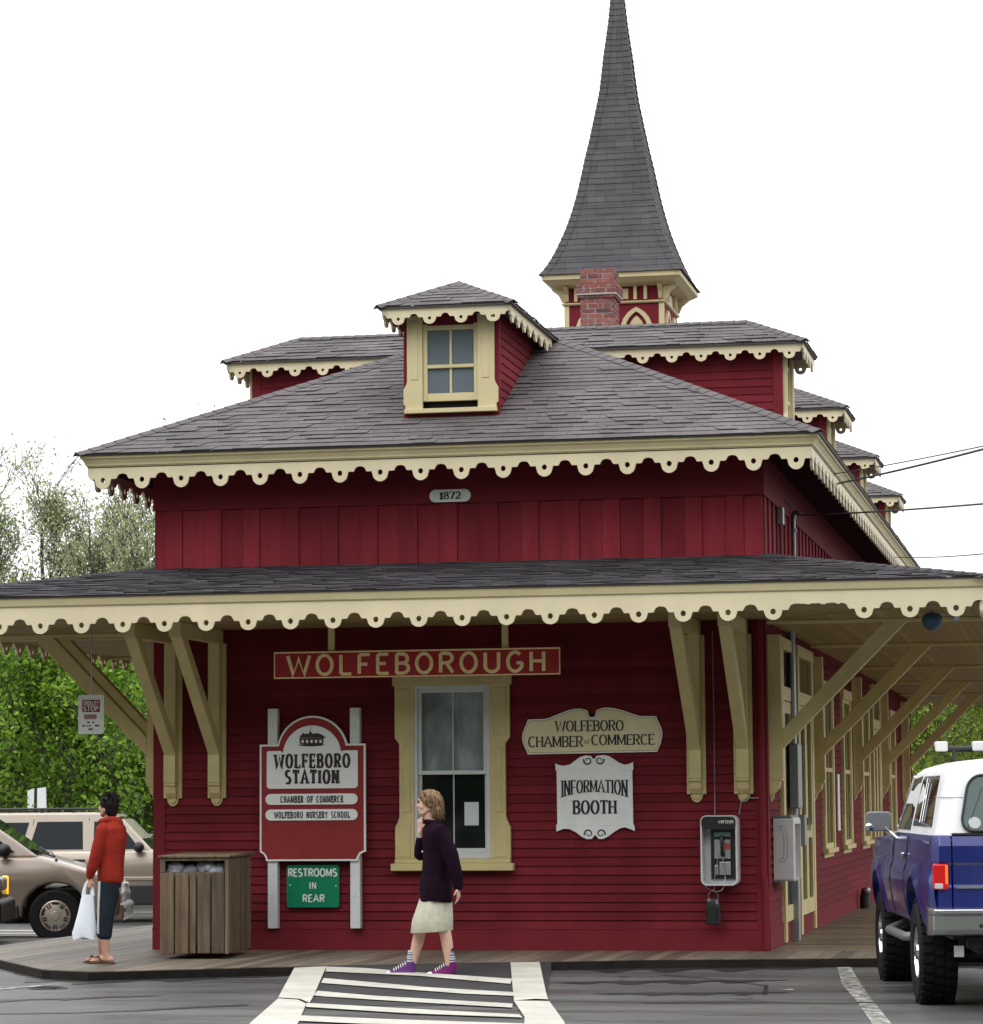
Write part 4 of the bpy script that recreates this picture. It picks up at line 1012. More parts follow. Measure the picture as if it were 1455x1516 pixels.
# ---- overhead wires to the right
def wire(label, pts, r=.011):
    t = thing('overhead_wire', label, 'wire', pts[0], 0, 'wires running off to the right')
    mb = MB(); P = [V(p) for p in pts]; out = []
    for i in range(len(P)-1):
        ln = (P[i+1]-P[i]).length; sag = min(.2, ln*.0015)
        for k in range(12):
            f = k/12; q = P[i].lerp(P[i+1], f); q.z -= sag*4*f*(1-f)*(1 if ln > 2.5 else 0); out.append(q)
    out.append(P[-1]); mb.tube([p - P[0] for p in out], r, 5); mb.build('cable', M['wire'], t)
wire('upper of the two close wires from the right eave', [(W+.5,2.3,4.86),(8.48,-4.0,4.375),(16,-26,3.9)], .006)
wire('thick lower wire of the close pair from the right eave', [(W+.5,2.72,4.80),(8.479,-4.0,4.348),(16,-26,3.8)], .011)
wire('level wire from the weatherhead on the upper side wall', [(W+.13,2.66,4.47),(8.469,-4.0,3.89),(16,-26,3.0)], .009)
wire('lowest thin wire at the far right, just above the canopy', [(W+.5,12.6,4.80),(8.331,0,3.795),(11,-14,2.9)], .006)
# ------------------------------------------------------------------ ground, boardwalk, markings
EX = [-1.9,-.9,.09,.62,2.0,5.2,7.3,11.2]; EY = [.2,-2.0,-3.55,-3.85,-3.0,-1.6,-1.2,-.6]
def edge_y(x): return float(np.interp(x, EX, EY))
def ground_z(x, y):
    t = min(1, max(0, (y-1.0)/14.0)); t = t*t*(3-2*t)
    return -.10 - .28*t
mg = NT('wet_asphalt'); vec = mg.coords('Object')
n1 = mg.noise(vec, .35, 6, .6); n2 = mg.noise(vec, 240, 2); n3 = mg.noise(mg.coords('Object', (.22,1.5,1)), .9, 6, .65)
base = mg.ramp(n1, [(.3, (.055,.055,.055)), (.5, (.090,.089,.089)), (.72, (.125,.123,.121))])
base = mg.mix(1.0, base, mg.ramp(n3, [(.35, (.62,)*3), (.62, (1.15,)*3)]), 'MULTIPLY')
base = mg.mix(1.0, base, mg.ramp(n2, [(.32, (.55,)*3), (.7, (1.5,)*3)]), 'MULTIPLY')
vo = mg.new('ShaderNodeTexVoronoi'); vo.feature = 'DISTANCE_TO_EDGE'; vo.inputs['Scale'].default_value = .33
wv = mg.new('ShaderNodeVectorMath', operation='ADD'); nz_ = mg.new('ShaderNodeTexNoise'); nz_.inputs['Scale'].default_value = 1.2
mg.link(vec, nz_.inputs['Vector']); mg.link(vec, wv.inputs[0]); mg.link(nz_.outputs['Color'], wv.inputs[1]); mg.link(wv.outputs[0], vo.inputs['Vector'])
crk = mg.ramp(vo.outputs['Distance'], [(.0, (.7,)*3), (.004, (0,0,0))])
base = mg.mix(crk, base, (.012,.012,.013)); mg.col(base)
mg.rough(mg.ramp(n3, [(.35, (.24,)*3), (.5, (.40,)*3), (.68, (.62,)*3)])); mg.b.inputs['Specular IOR Level'].default_value = .42
hb = mg.mix(.5, n2, n3); mg.bump(mg.math('ADD', n2, 0.0), .006, .45)
M['asphalt'] = mg.mat
mp = NT('dark_patch_asphalt'); v2 = mp.coords('Object'); g2 = mp.noise(v2, 260, 2)
mp.col(mp.mix(1.0, mp.ramp(mp.noise(v2, 1.2, 5), [(.3, (.026,.025,.027)), (.7, (.046,.044,.046))]), mp.ramp(g2, [(.32, (.6,)*3), (.7, (1.45,)*3)]), 'MULTIPLY'))
mp.rough(.62); mp.b.inputs['Specular IOR Level'].default_value = .3; mp.bump(g2, .006, .5); M['patch'] = mp.mat
ml = NT('road_paint'); v3 = ml.coords('Object'); g3 = ml.noise(v3, 26, 8, .75); g4 = ml.noise(v3, 2.5, 4)
ml.col(ml.mix(ml.ramp(g3, [(.56, (0,0,0)), (.66, (.6,)*3)]), ml.ramp(g4, [(.3, (.42,.41,.36)), (.7, (.58,.57,.50))]), (.09,.09,.088))); ml.rough(.5); ml.bump(ml.noise(v3, 220, 2), .004, .35); M['roadpaint'] = ml.mat
mw = NT('worn_road_paint'); v3 = mw.coords('Object'); g3 = mw.noise(v3, 11, 7, .75)
mw.col(mw.mix(mw.ramp(g3, [(.40, (0,0,0)), (.54, (.95,)*3)]), (.56,.55,.48), (.07,.069,.07))); mw.rough(.5); M['wornpaint'] = mw.mat

mb = MB(); gx = [-260,-120,-60,-40,-30,-24,-18,-14,-10,-7,-5,-3,-1,1,3,5,7,9,11,14,18,24,32,50,90,160,260]; gy = [-60,-40,-30,-20,-12,-8,-4,-2,0,1,2,3,4,5,6,7,8,9,10,11,12,13,14,15,16,18,22,30,45,70,120,260]
vs = [(x,y,ground_z(x,y)) for y in gy for x in gx]; nx = len(gx)
mb.add(vs, [(j*nx+i, j*nx+i+1, (j+1)*nx+i+1, (j+1)*nx+i) for j in range(len(gy)-1) for i in range(nx-1)])
tag(mb.build('ground', M['asphalt'], smooth=60), kind='structure')
# boardwalk
mb = MB(); bw = .142; x = -1.9
while x < 11.2:
    x1 = min(11.2, x + bw - .007); ya, yb = edge_y(x), edge_y(x1); yt = -.028 if -.03 < (x+x1)/2 < W+.03 else .0
    if x1 < 0: yt = 26
    zz = -.018 + rng.random()*.003
    if yt - max(ya,yb) > .05:
        mb.hexa([(x,ya,zz-.03),(x1,yb,zz-.03),(x1,yt,zz-.03),(x,yt,zz-.03),(x,ya,zz),(x1,yb,zz),(x1,yt,zz),(x,yt,zz)])
    x += bw
tag(mb.build('boardwalk', M['deck']), kind='structure')
mb = MB(); y = .003
while y < 26:
    zz = -.018 + rng.random()*.003; mb.box(W+.028, 11.2, y, y+bw-.007, zz-.03, zz); y += bw
tag(mb.build('side_boardwalk', M['deckx']), kind='structure')
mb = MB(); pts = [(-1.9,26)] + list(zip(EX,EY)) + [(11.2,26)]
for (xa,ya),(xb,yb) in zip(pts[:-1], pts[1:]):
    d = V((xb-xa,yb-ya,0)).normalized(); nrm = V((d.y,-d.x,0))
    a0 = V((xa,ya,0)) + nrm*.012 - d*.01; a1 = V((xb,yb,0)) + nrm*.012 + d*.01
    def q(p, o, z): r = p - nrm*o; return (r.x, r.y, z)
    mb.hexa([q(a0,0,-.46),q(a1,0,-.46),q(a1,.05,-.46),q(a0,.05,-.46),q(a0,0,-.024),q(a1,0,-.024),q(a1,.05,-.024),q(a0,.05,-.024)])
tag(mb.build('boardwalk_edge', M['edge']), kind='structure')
# asphalt ramp up to the boardwalk under the crossing
def rz(x, y):
    d = edge_y(x)-y; return -.018 - .082*min(1, max(0, d/3.4))
mb = MB(); nu, nv = 14, 12; vs = []
for j in range(nv+1):
    for i in range(nu+1):
        s = i/nu; t = j/nv
        top = V((2.28 + 2.12*s, 0, 0)); top.y = edge_y(top.x) - .014
        bot = V((3.15 + 2.05*s, -6.75 + .1*s, 0)); p = top.lerp(bot, t)
        z = rz(p.x, p.y) + .003
        if i in (0, nu): z = min(z, -.097) if j else z - .012
        vs.append((p.x, p.y, z))
mb.add(vs, [(j*(nu+1)+i, j*(nu+1)+i+1, (j+1)*(nu+1)+i+1, (j+1)*(nu+1)+i) for j in range(nv) for i in range(nu)])
tag(mb.build('crossing_ramp', M['patch'], smooth=60), kind='structure')
def mark(mb, poly, lift=.009):
    """subdivided painted patch following the ramp / road surface"""
    q = [V((*p,0)) for p in poly]; n = 10
    bm = bmesh.new(); vsx = [bm.verts.new(p) for p in q]; bm.faces.new(vsx)
    bmesh.ops.triangulate(bm, faces=bm.faces); bmesh.ops.subdivide_edges(bm, edges=bm.edges, cuts=7, use_grid_fill=True)
    bm.verts.ensure_lookup_table(); idx = {v: i for i, v in enumerate(bm.verts)}
    mb.add([(v.co.x, v.co.y, max(rz(v.co.x, v.co.y) + .003, -.10) + lift) for v in bm.verts], [[idx[v] for v in f.verts] for f in bm.faces]); bm.free()
mb = MB()
mark(mb, [(2.31,-3.20),(2.553,-3.003),(3.347,-6.60),(3.15,-6.15),(2.935,-6.014)], .0105)
mark(mb, [(2.967,-6.13),(3.16,-6.25),(3.345,-6.69),(3.78,-8.54),(4.3,-11),(3.95,-11),(3.444,-8.57)], .0105)
mark(mb, [(4.084,-2.292),(4.334,-2.195),(5.108,-6.05),(4.99,-6.0),(4.868,-6.204)], .0105)
mark(mb, [(4.868,-6.22),(5.155,-6.258),(5.639,-8.359),(6.15,-11),(5.85,-11),(5.27,-7.9)], .0105)
for r_ in ([(2.553,-3.003),(2.677,-3.51),(3.579,-3.812),(4.50,-4.453),(4.423,-3.969),(3.5,-3.464),(2.91,-3.094)],[(2.834,-4.179),(2.93,-4.645),(3.886,-5.176),(4.754,-5.643),(4.67,-5.206),(3.943,-4.908)],
    [(3.087,-5.36),(3.16,-5.765),(4.089,-6.402),(5.0,-6.959),(4.92,-6.537),(4.199,-6.073)],[(3.323,-6.598),(3.431,-7.024),(4.367,-7.621),(5.266,-7.953),(5.186,-7.663),(4.46,-7.254)],
    [(3.593,-7.879),(3.726,-8.41),(4.269,-8.641),(5.5,-8.842),(5.42,-8.533),(4.33,-8.198)],[(3.85,-9.2),(3.97,-9.7),(5.7,-10.1),(5.6,-9.75)]): mark(mb, r_)
tag(mb.build('crosswalk_marking', M['roadpaint']), kind='structure')
mb = MB()
def flat(poly, z): mb.add([(x,y,z) for x,y in poly], [list(range(len(poly)))])
flat([(6.958,-1.30),(7.081,-1.29),(7.36,-3.8),(7.62,-6.0),(7.50,-6.05),(7.2,-3.8)], -.096); flat([(7.52,-6.2),(7.64,-6.15),(8.25,-11),(8.1,-11)], -.096)
flat([(-.6,-6.6),(.27,-5.10),(.52,-4.36),(.46,-4.30),(.17,-5.0),(-.8,-6.6)], -.096)
flat([(6.76,-4.62),(6.87,-4.66),(6.88,-4.52),(6.80,-4.50)], -.096)
for k in range(5): flat([(-8.5+k*2.7,7.0),(-8.38+k*2.7,7.0),(-8.38+k*2.7,11.5),(-8.5+k*2.7,11.5)], ground_z(0,9)+.03) if False else None
tag(mb.build('parking_line', M['wornpaint']), kind='structure')
mb = MB(); mb.add([(x,y,ground_z(x,y)+.006) for x, y in ((-12,8.6),(-1.9,8.6),(-1.9,9.0),(-12,9.0),(-12,10.9),(-1.9,10.9),(-1.9,11.4),(-12,11.4))], [(0,1,2,3),(4,5,6,7)])
tag(mb.build('lot_line', M['roadpaint']), kind='structure')
dr = thing('storm_drain', 'round dark iron drain cover in the asphalt at lower left', 'drain cover', (.6,-4.86,-.1))
mb = MB(); mb.lathe([(.17,.0),(.17,.006),(.15,.007),(.0,.007)], (0,0,0), Z, 24)
mb.build('cover', plain('wet_iron', (.012,.012,.013), .35, .4), dr)
mb = MB()
for k in range(-2,3): mb.box(-.11,.11,k*.05-.008,k*.05+.008,.0072,.011)
mb.build('grate_bars', plain('iron_bars', (.03,.028,.027), .5, .5), dr)

mwp = NT('damp_stain_asphalt'); vv = mwp.coords('Object'); mwp.col(mwp.mix(1.0, mwp.ramp(mwp.noise(vv, 2.2, 6), [(.3, (.018,.018,.019)), (.7, (.036,.035,.036))]), mwp.ramp(mwp.noise(vv, 240, 2), [(.3, (.6,)*3), (.7, (1.4,)*3)]), 'MULTIPLY')); mwp.rough(.4); mwp.b.inputs['Specular IOR Level'].default_value = .25
mb = MB()
def blotch(xa, xb, w0, off, seed):
    r2 = random.Random(seed); n = 40; up = []; lo = []
    for i in range(n+1):
        x = xa + (xb-xa)*i/n; e = edge_y(x) - off; k = min(1, 4*min(i, n-i)/n)
        up.append((x, e + (.0 if off < .05 else r2.uniform(0,.10)*k))); lo.append((x, e - (w0*k*(.7 + .5*math.sin(i*.7+seed)) + r2.uniform(.0,.12)*k) - .01))
    m = len(up); mb.add([(x,y,-.0958) for x,y in up] + [(x,y,-.0958) for x,y in lo], [(i, i+1, m+i+1, m+i) for i in range(m-1)])
blotch(-.6, 2.28, .38, .02, 1); blotch(4.45, 6.9, .50, .02, 2); blotch(7.1, 10.5, .40, .02, 3); blotch(4.7, 6.7, .35, 2.0, 4); blotch(5.3, 6.9, .22, 3.6, 5); blotch(-.4, 1.9, .18, 2.6, 6)
tag(mb.build('damp_asphalt', mwp.mat), kind='structure')
mb = MB()
def seam(pts, w):
    for (a, b) in zip(pts[:-1], pts[1:]):
        d = V((b[0]-a[0], b[1]-a[1], 0)).normalized(); nn = V((-d.y,d.x,0))*w/2; A_ = V((*a,-.0925)); B_ = V((*b,-.0925)); mb.add([A_-nn,B_-nn,B_+nn,A_+nn],[(0,1,2,3)])
seam([(.2,-8.3),(1.29,-7.83),(1.8,-7.7),(2.25,-7.42),(2.6,-7.0),(2.9,-6.75)], .07); seam([(5.9,-6.3),(6.6,-6.05),(7.4,-6.2),(8.4,-6.0)], .05); seam([(5.5,-2.6),(6.1,-3.3),(6.6,-4.1),(6.7,-5.2)], .03)
tag(mb.build('tar_seam', plain('tar', (.012,.012,.012), .35)), kind='structure')
# ------------------------------------------------------------------ people (voxel-fused bodies, clothes as shells over them)
def capsule(mb, p, q, r0, r1, n=12, sy=1.0):
    p = V(p); q = V(q); d = q - p; ln = d.length
    if ln < 1e-6: mb.ball(p, r0, r0, r0, n, 8); return
    d.normalize(); a = d.cross(V((0,1,0)) if abs(d.y) < .9 else V((1,0,0))).normalized(); b = d.cross(a)
    prof = [(r0*math.sin(t), -r0*math.cos(t)) for t in [math.pi/2*k/4 + .03 for k in range(4)]] + [(r0, 0)] + [(r1, ln)] + [(r1*math.cos(t), ln + r1*math.sin(t)) for t in [math.pi/2*k/4 - .03 for k in range(1, 5)]]
    rings = [[p + d*h + a*math.cos(2*math.pi*j/n)*r + b*math.sin(2*math.pi*j/n)*r*sy for j in range(n)] for r, h in prof]
    mb.loft(rings, True)
def chain(mb, pts, n=12):
    for (p, r0), (q, r1) in zip(pts[:-1], pts[1:]): capsule(mb, p, q, r0, r1, n)
def ellrings(mb, rings, n=20):
    """rings: (cx, cy, z, rx, ry[, tilt])"""
    out = []
    for r in rings:
        cx, cy, z, rx, ry = r[:5]; t = r[5] if len(r) > 5 else 0
        out.append([V((cx + rx*math.cos(a), cy + ry*math.sin(a), z + t*math.cos(a)*rx)) for a in [2*math.pi*j/n for j in range(n)]])
    mb.loft(out, True)
def fuse(mb, name, mat, parent, voxel=.006, smooth=4, factor=.5):
    bm_ = bpy.data.meshes.new(name + '_src'); bm_.from_pydata(mb.v, [], mb.f)
    b = bmesh.new(); b.from_mesh(bm_); bmesh.ops.recalc_face_normals(b, faces=b.faces); b.to_mesh(bm_); b.free()
    o = bpy.data.objects.new(name + '_src', bm_); COL.objects.link(o)
    r = o.modifiers.new('r', 'REMESH'); r.mode = 'VOXEL'; r.voxel_size = voxel
    s = o.modifiers.new('s', 'SMOOTH'); s.iterations = smooth; s.factor = factor
    dg = bpy.context.evaluated_depsgraph_get(); dg.update()
    me = bpy.data.meshes.new_from_object(o.evaluated_get(dg)); me.name = name
    bpy.data.objects.remove(o); bpy.data.meshes.remove(bm_)
    me.materials.clear(); me.materials.append(mat); me.polygons.foreach_set('use_smooth', [True]*len(me.polygons))
    q = bpy.data.objects.new(name, me); COL.objects.link(q); q.parent = parent; return q
def hand(mb, wrist, dirv, palmn, size=.17, curl=.5, thumb=1, spread=1.0):
    """palm + five bent fingers; dirv: wrist to knuckles, palmn: way the palm faces"""
    w = V(wrist); d = V(dirv).normalized(); nrm = V(palmn); nrm = (nrm - d*nrm.dot(d)).normalized(); s = d.cross(nrm)
    pl = size*.50; k = size/.18
    for i in range(5):
        o = s*(i-2)*.0155*k; capsule(mb, w + o*.7, w + d*pl + o, .0125*k, .0115*k, 8)
    for i, ln in enumerate((.070,.080,.075,.060)):
        base = w + d*pl*.96 + s*(1.5-i)*.0195*k*spread*thumb; p = base; cur = d.copy(); ang = 0
        for j, f in enumerate((.42,.32,.26)):
            ang += curl*(.75 + .12*i)*(.55 if j == 0 else .85)
            cur = d*math.cos(ang) + nrm*math.sin(ang); q_ = p + cur*ln*k*f
            capsule(mb, p, q_, (.0092-.0008*j)*k, (.0086-.0009*j)*k, 8); p = q_
    p = w + d*pl*.30 + s*.026*k*thumb; q_ = p + (d*.55 + s*.75*thumb + nrm*.25).normalized()*.036*k; r_ = q_ + (d*.85 + s*.15*thumb + nrm*.45).normalized()*.032*k
    capsule(mb, w + d*.015, p, .014*k, .0125*k, 8); capsule(mb, p, q_, .0125*k, .0105*k, 8); capsule(mb, q_, r_, .0105*k, .0085*k, 8)
def head(mb, c, fwd, s=1.0, neck=None):
    """c: centre of skull; fwd unit facing direction (level)"""
    c = V(c); f = V(fwd).normalized(); r = V((f.y,-f.x,0)); u = V((0,0,1)); tb = MB()
    def P(a, b, h): return c + f*a*s + r*b*s + u*h*s
    def ell(a, b, h, ra, rb, rh, n=16):
        k = 10; cc = P(a,b,h)
        rings = [[cc + (f*math.cos(2*math.pi*j/n)*ra + r*math.sin(2*math.pi*j/n)*rb)*s*math.sin(t) + u*rh*s*math.cos(t) for j in range(n)] for t in [math.pi*(i+.03)/(k-1+.06) for i in range(k)]]
        mb.loft(rings, True)
    ell(-.015,0,.03,.092,.073,.085); ell(.028,0,-.015,.060,.062,.085); ell(.040,0,-.062,.045,.048,.045)
    capsule(mb, P(.056,0,-.086), P(.064,0,-.090), .022*s, .018*s, 10)          # chin
    capsule(mb, P(.082,0,.012), P(.093,0,-.020), .008*s, .0115*s, 8)            # nose
    capsule(mb, P(.080,-.02,.034), P(.080,.02,.034), .014*s, .014*s, 8)        # brow
    for b in (-1,1):
        capsule(mb, P(.064,b*.036,-.02), P(.050,b*.045,-.035), .022*s, .018*s, 8)
        capsule(mb, P(-.012,b*.073,.012), P(-.006,b*.071,-.028), .012*s, .008*s, 8)   # ear
        capsule(mb, P(-.03,b*.052,-.03), P(.045,b*.036,-.082), .03*s, .018*s, 8)     # jaw
    capsule(mb, P(.078,-.014,-.052), P(.078,.014,-.052), .0095*s, .0095*s, 8); capsule(mb, P(.077,-.012,-.064), P(.077,.012,-.064), .0095*s, .0095*s, 8)
    return P
def face_bits(P, parent, s=1.0):
    mb = MB()
    for b in (-1,1): mb.ball(P(.080,b*.030,.012), .010*s, .010*s, .009*s, 10, 7)
    mb.build('eyes', M['eye'], parent, smooth=180)
    mb = MB(); capsule(mb, P(.084,-.015,-.058), P(.084,.015,-.058), .0065*s, .0065*s, 8); mb.build('lips', M['lip'], parent, smooth=180)
    mb = MB()
    for b in (-1,1): capsule(mb, P(.090,b*.016,.034), P(.082,b*.042,.036), .0045*s, .003*s, 6)
    mb.build('eyebrows', M['hairdark'], parent, smooth=180)

def wavy(o, amp, k):
    """cloth folds: push vertices along their normals"""
    me = o.data; me.update(); nrm = [v.normal.copy() for v in me.vertices]
    for v, n in zip(me.vertices, nrm):
        x, y, z = v.co; f = math.sin(x*k+z*k*.35+1.3*math.sin(z*9)) * math.sin(y*k*.8 - z*k*.22) + .5*math.sin(z*k*.6 + x*11)
        v.co += n*amp*f
# --- girl crossing, local x = to the right of the picture, y = away, z up
girl = thing('person', 'person in dark plum coat, cream skirt and purple sneakers walking with hand at chin', 'person', (3.60,-3.50,-.085), yaw_ if 'yaw_' in globals() else .1965)
F = (-1,0,0)
mb = MB()
ellrings(mb, [(.06,0,.76,.085,.11),(.068,0,.95,.085,.125),(.072,0,1.10,.085,.125),(.07,0,1.25,.075,.13),(.06,0,1.33,.05,.08)])
chain(mb, [((.05,0,1.30),.056),((.02,0,1.38),.050),((.012,0,1.45),.050)])
P1 = head(mb, (.0,0,1.515), F, .98)
# arms: far arm bent with hand to chin, near arm hanging back
chain(mb, [((.05,.15,1.27),.05),((-.02,.14,1.10),.042),((-.06,.11,1.09),.04),((-.068,.05,1.27),.026)])
hand(mb, (-.068,.045,1.285), (.0,-.10,1), (.6,.5,.3), .155, .75, -1)
chain(mb, [((.10,-.16,1.27),.05),((.21,-.17,1.02),.042),((.262,-.17,.80),.027)])
hand(mb, (.262,-.17,.795), (.06,0,-1), (-1,.3,0), .165, .45, -1)
# legs
chain(mb, [((.05,.055,.78),.07),((-.055,.06,.50),.054),((-.07,.06,.44),.05),((-.075,.06,.40),.053),((-.098,.06,.30),.052),((-.152,.06,.10),.033),((-.16,.06,.06),.036)])
chain(mb, [((.07,-.055,.78),.07),((.125,-.06,.50),.054),((.138,-.06,.44),.052),((.147,-.06,.40),.053),((.165,-.06,.29),.051),((.186,-.06,.10),.033),((.19,-.06,.06),.036)])
gb = fuse(mb, 'body', M['skin'], girl, .0055, 5)
face_bits(P1, gb, .98)
# coat
mb = MB()
ellrings(mb, [(.068,0,.665,.146,.185,-.03),(.068,0,.70,.146,.183),(.075,0,.90,.135,.175),(.078,0,1.08,.130,.172),(.075,0,1.20,.128,.18),(.070,0,1.28,.112,.165),(.066,0,1.335,.078,.11),(.055,0,1.365,.066,.078)], 28)
chain(mb, [((.10,-.155,1.275),.068),((.20,-.175,1.06),.064),((.245,-.175,.90),.058),((.268,-.172,.805),.052)])
chain(mb, [((.05,.15,1.27),.065),((-.03,.15,1.08),.060),((-.07,.115,1.075),.055),((-.072,.07,1.20),.046)])
capsule(mb, (-.01,-.06,1.36), (.10,-.07,1.345), .022, .026); capsule(mb, (-.01,.06,1.36), (.10,.07,1.345), .022, .026); capsule(mb, (.10,-.07,1.345), (.10,.07,1.345), .03, .03)
ct = fuse(mb, 'coat', M['coat'], girl, .007, 5); wavy(ct, .009, 18); wavy(ct, .003, 43)
mb = MB(); mb.ball((-.048,-.06,1.10), .008,.004,.008, 8, 5); mb.build('coat_button', M['rubber'], ct)
# skirt
mb = MB(); n = 40; rings = []
for z, cx, rx, ry in ((.405,.026,.180,.185),(.41,.026,.184,.188),(.52,.036,.176,.180),(.64,.057,.154,.165),(.74,.066,.130,.150)):
    rings.append([V((cx + rx*math.cos(a)*(1+.035*math.sin(a*7+z*5)*(1 if z < .6 else .4)), ry*math.sin(a)*(1+.04*math.sin(a*9)), z + .012*math.cos(a))) for a in [2*math.pi*j/n for j in range(n)]])
mb.loft(rings, True); mb.build('skirt', M['skirt'], girl, smooth=60)
# socks and high-top sneakers
def sneaker(ax, ay, heel, toe, tilt, mat, band):
    mb = MB(); sh = thing
    p = MB(); g = .012
    capsule(p, (heel-.045,ay,.062), (heel-.04,ay,.135), .044, .043); capsule(p, (heel-.05,ay,.05), (toe+.07,ay,.038), .044, .040); capsule(p, (heel-.035,ay,.11), (toe+.10,ay,.045), .036, .030)
    o = fuse(p, 'sneaker', mat, girl, .006, 3)
    mb = MB(); outl = [(toe+.004,ay-.02),(toe+.03,ay-.044),(toe+.12,ay-.046),(heel-.06,ay-.040),(heel-.012,ay-.036),(heel,ay-.012),(heel,ay+.012),(heel-.012,ay+.036),(heel-.06,ay+.040),(toe+.12,ay+.046),(toe+.03,ay+.044),(toe+.004,ay+.02)]
    mb.prism(outl, (0,0,-.004), X, Y, Z, .030); so_ = mb.build('rubber_sole', M['rubber'], o, smooth=40)
    p = MB(); p.ball((toe+.04,ay,.036), .042,.043,.028, 14, 8); p.build('toe_cap', M['rubber'], o, smooth=60)
    p = MB()
    for k in range(6):
        f = k/5; x = toe+.085 + f*(heel-toe-.175); z = .083 + f*.055; p.tube([(x,ay-.032,z-.018),(x-.006,ay,z+.004),(x,ay+.032,z-.018)], .0045, 5)
    p.build('laces', M['rubber'], o)
    for k in range(9):
        p = MB(); z0 = .145 + k*.0107
        cxk = heel-.042 + (ax-(heel-.042))*min(1,k/8)
        ellrings(p, [(cxk,ay,z0,.040,.040),(cxk+.001,ay,z0+.0106,.040,.040)], 16)
        p.build('sock_stripe', M['sockb'] if k % 4 == 1 else (M['sockg'] if k % 4 == 3 else M['sockw']), o, smooth=60)
    if band:
        p = MB(); ellrings(p, [(ax,ay,.235,.042,.042),(ax-.003,ay,.262,.043,.043)], 16); p.build('sock_cuff', M['sockb'], o, smooth=60)
    return o
sneaker(-.142,.06,-.112,-.385,0,M['sneaker'],False)
sneaker(.178,-.06,.245,-.02,0,M['sneaker2'],True)
# hair: cap plus loose locks
mb = MB(); c = V((.0,0,1.515))
mb.ball((.028,0,1.548), .098,.086,.085, 18, 12); mb.ball((.052,0,1.51), .074,.080,.080, 16, 10); capsule(mb, (.075,-.03,1.46), (.088,-.02,1.41), .055, .035); capsule(mb, (.075,.03,1.46), (.088,.02,1.41), .055, .035)
capsule(mb, (-.045,-.055,1.572), (.02,-.078,1.50), .03, .022); capsule(mb, (-.045,.055,1.572), (.02,.078,1.50), .03, .022)
hr = fuse(mb, 'hair', M['hairblond'], girl, .007, 3)
mb = MB()
for i in range(520):
    a = rng.uniform(-2.6, 2.6); 
    h0 = 1.632 + rng.uniform(-.004,.006)
    out_ = V((math.cos(a), math.sin(a), 0))
    if math.cos(a) < -.55: ln = rng.uniform(.03,.055)
    elif math.cos(a) < .0: ln = rng.uniform(.10,.17)
    else: ln = rng.uniform(.16,.27)
    r0 = .088 if abs(math.sin(a)) > .6 else .104
    pts = []
    for k in range(6):
        f = k/5; rr_ = r0*math.sin(min(1, .06+f*1.5)*math.pi/2) + rng.uniform(-.007,.012) - (.022*f*f if ln > .15 else 0) + rng.choice((-.02,-.01,0,.024))*f*f*f
        pts.append(V((.028,0,0)) + out_*rr_ + V((.012*f*f + rng.uniform(-.004,.004), rng.uniform(-.004,.004), h0 - .05*(1-math.cos(min(1,f*1.6)*1.5)) - max(0,ln-.05)*f*f**.3)))
    mb.tube(pts, [.005,.0065,.0065,.006,.004,.0008], 4, cap=False)
mb.build('loose_locks', M['hairblond'], hr, smooth=180)

# --- person in the red hoodie, seen from behind, holding a carrier bag
man = thing('person', 'person in red hoodie, navy cropped track pants and flip-flops standing on the boardwalk', 'person', (.33,-2.60,-.018), .1965)
Fm = (-.78,.62,0)
mb = MB()
ellrings(mb, [(.06,0,.74,.10,.13),(.065,0,.9,.095,.125),(.07,0,1.1,.105,.14),(.075,0,1.22,.10,.15),(.07,0,1.29,.06,.09)])
chain(mb, [((.065,0,1.27),.052),((.05,.01,1.36),.05),((.045,.01,1.41),.05)])
P2 = head(mb, (.03,.01,1.445), Fm, .95)
chain(mb, [((-.0,-.12,1.22),.05),((-.06,-.13,.98),.042),((-.115,-.10,.80),.028)])
hand(mb, (-.118,-.10,.79), (-.16,.04,-1), (.55,.8,0), .165, 1.05, 1)
chain(mb, [((.12,.14,1.22),.05),((.10,.17,.98),.042),((.02,.20,.83),.028)])
hand(mb, (.02,.20,.825), (-.2,.1,-1), (-1,0,0), .165, .6, 1)
chain(mb, [((.05,-.06,.74),.08),((.02,-.065,.42),.056),((.015,-.06,.28),.050),((.025,-.055,.10),.034),((.035,-.05,.065),.036)])
chain(mb, [((.07,.08,.74),.08),((-.01,.09,.42),.056),((-.015,.09,.28),.050),((-.03,.09,.10),.034),((-.03,.09,.065),.036)])
def foot(ax, ay, tx, ty):
    d = V((tx,ty,0)).normalized(); s_ = V((-d.y,d.x,0)); h = V((ax,ay,.042)) - d*.03
    chain(mb, [(tuple(h),.032),(tuple(h+d*.06+V((0,0,.012))),.036),(tuple(h+d*.15+V((0,0,-.006))),.030)])
    for i in range(5):
        o = s_*(i-2)*.0155; b_ = h + d*(.15) + o + V((0,0,-.012)); ln = (.05,.047,.042,.037,.030)[i]
        capsule(mb, tuple(b_), tuple(b_ + d*ln), .0125 if i == 0 else .0095, .0095 if i == 0 else .0075, 8)
    return h, d, s_
f1 = foot(.042,-.05,-.98,.12); f2_ = foot(-.03,.09,-.95,.3)
mbod = fuse(mb, 'body', M['skin2'], man, .0055, 5)
face_bits(P2, mbod, .95)
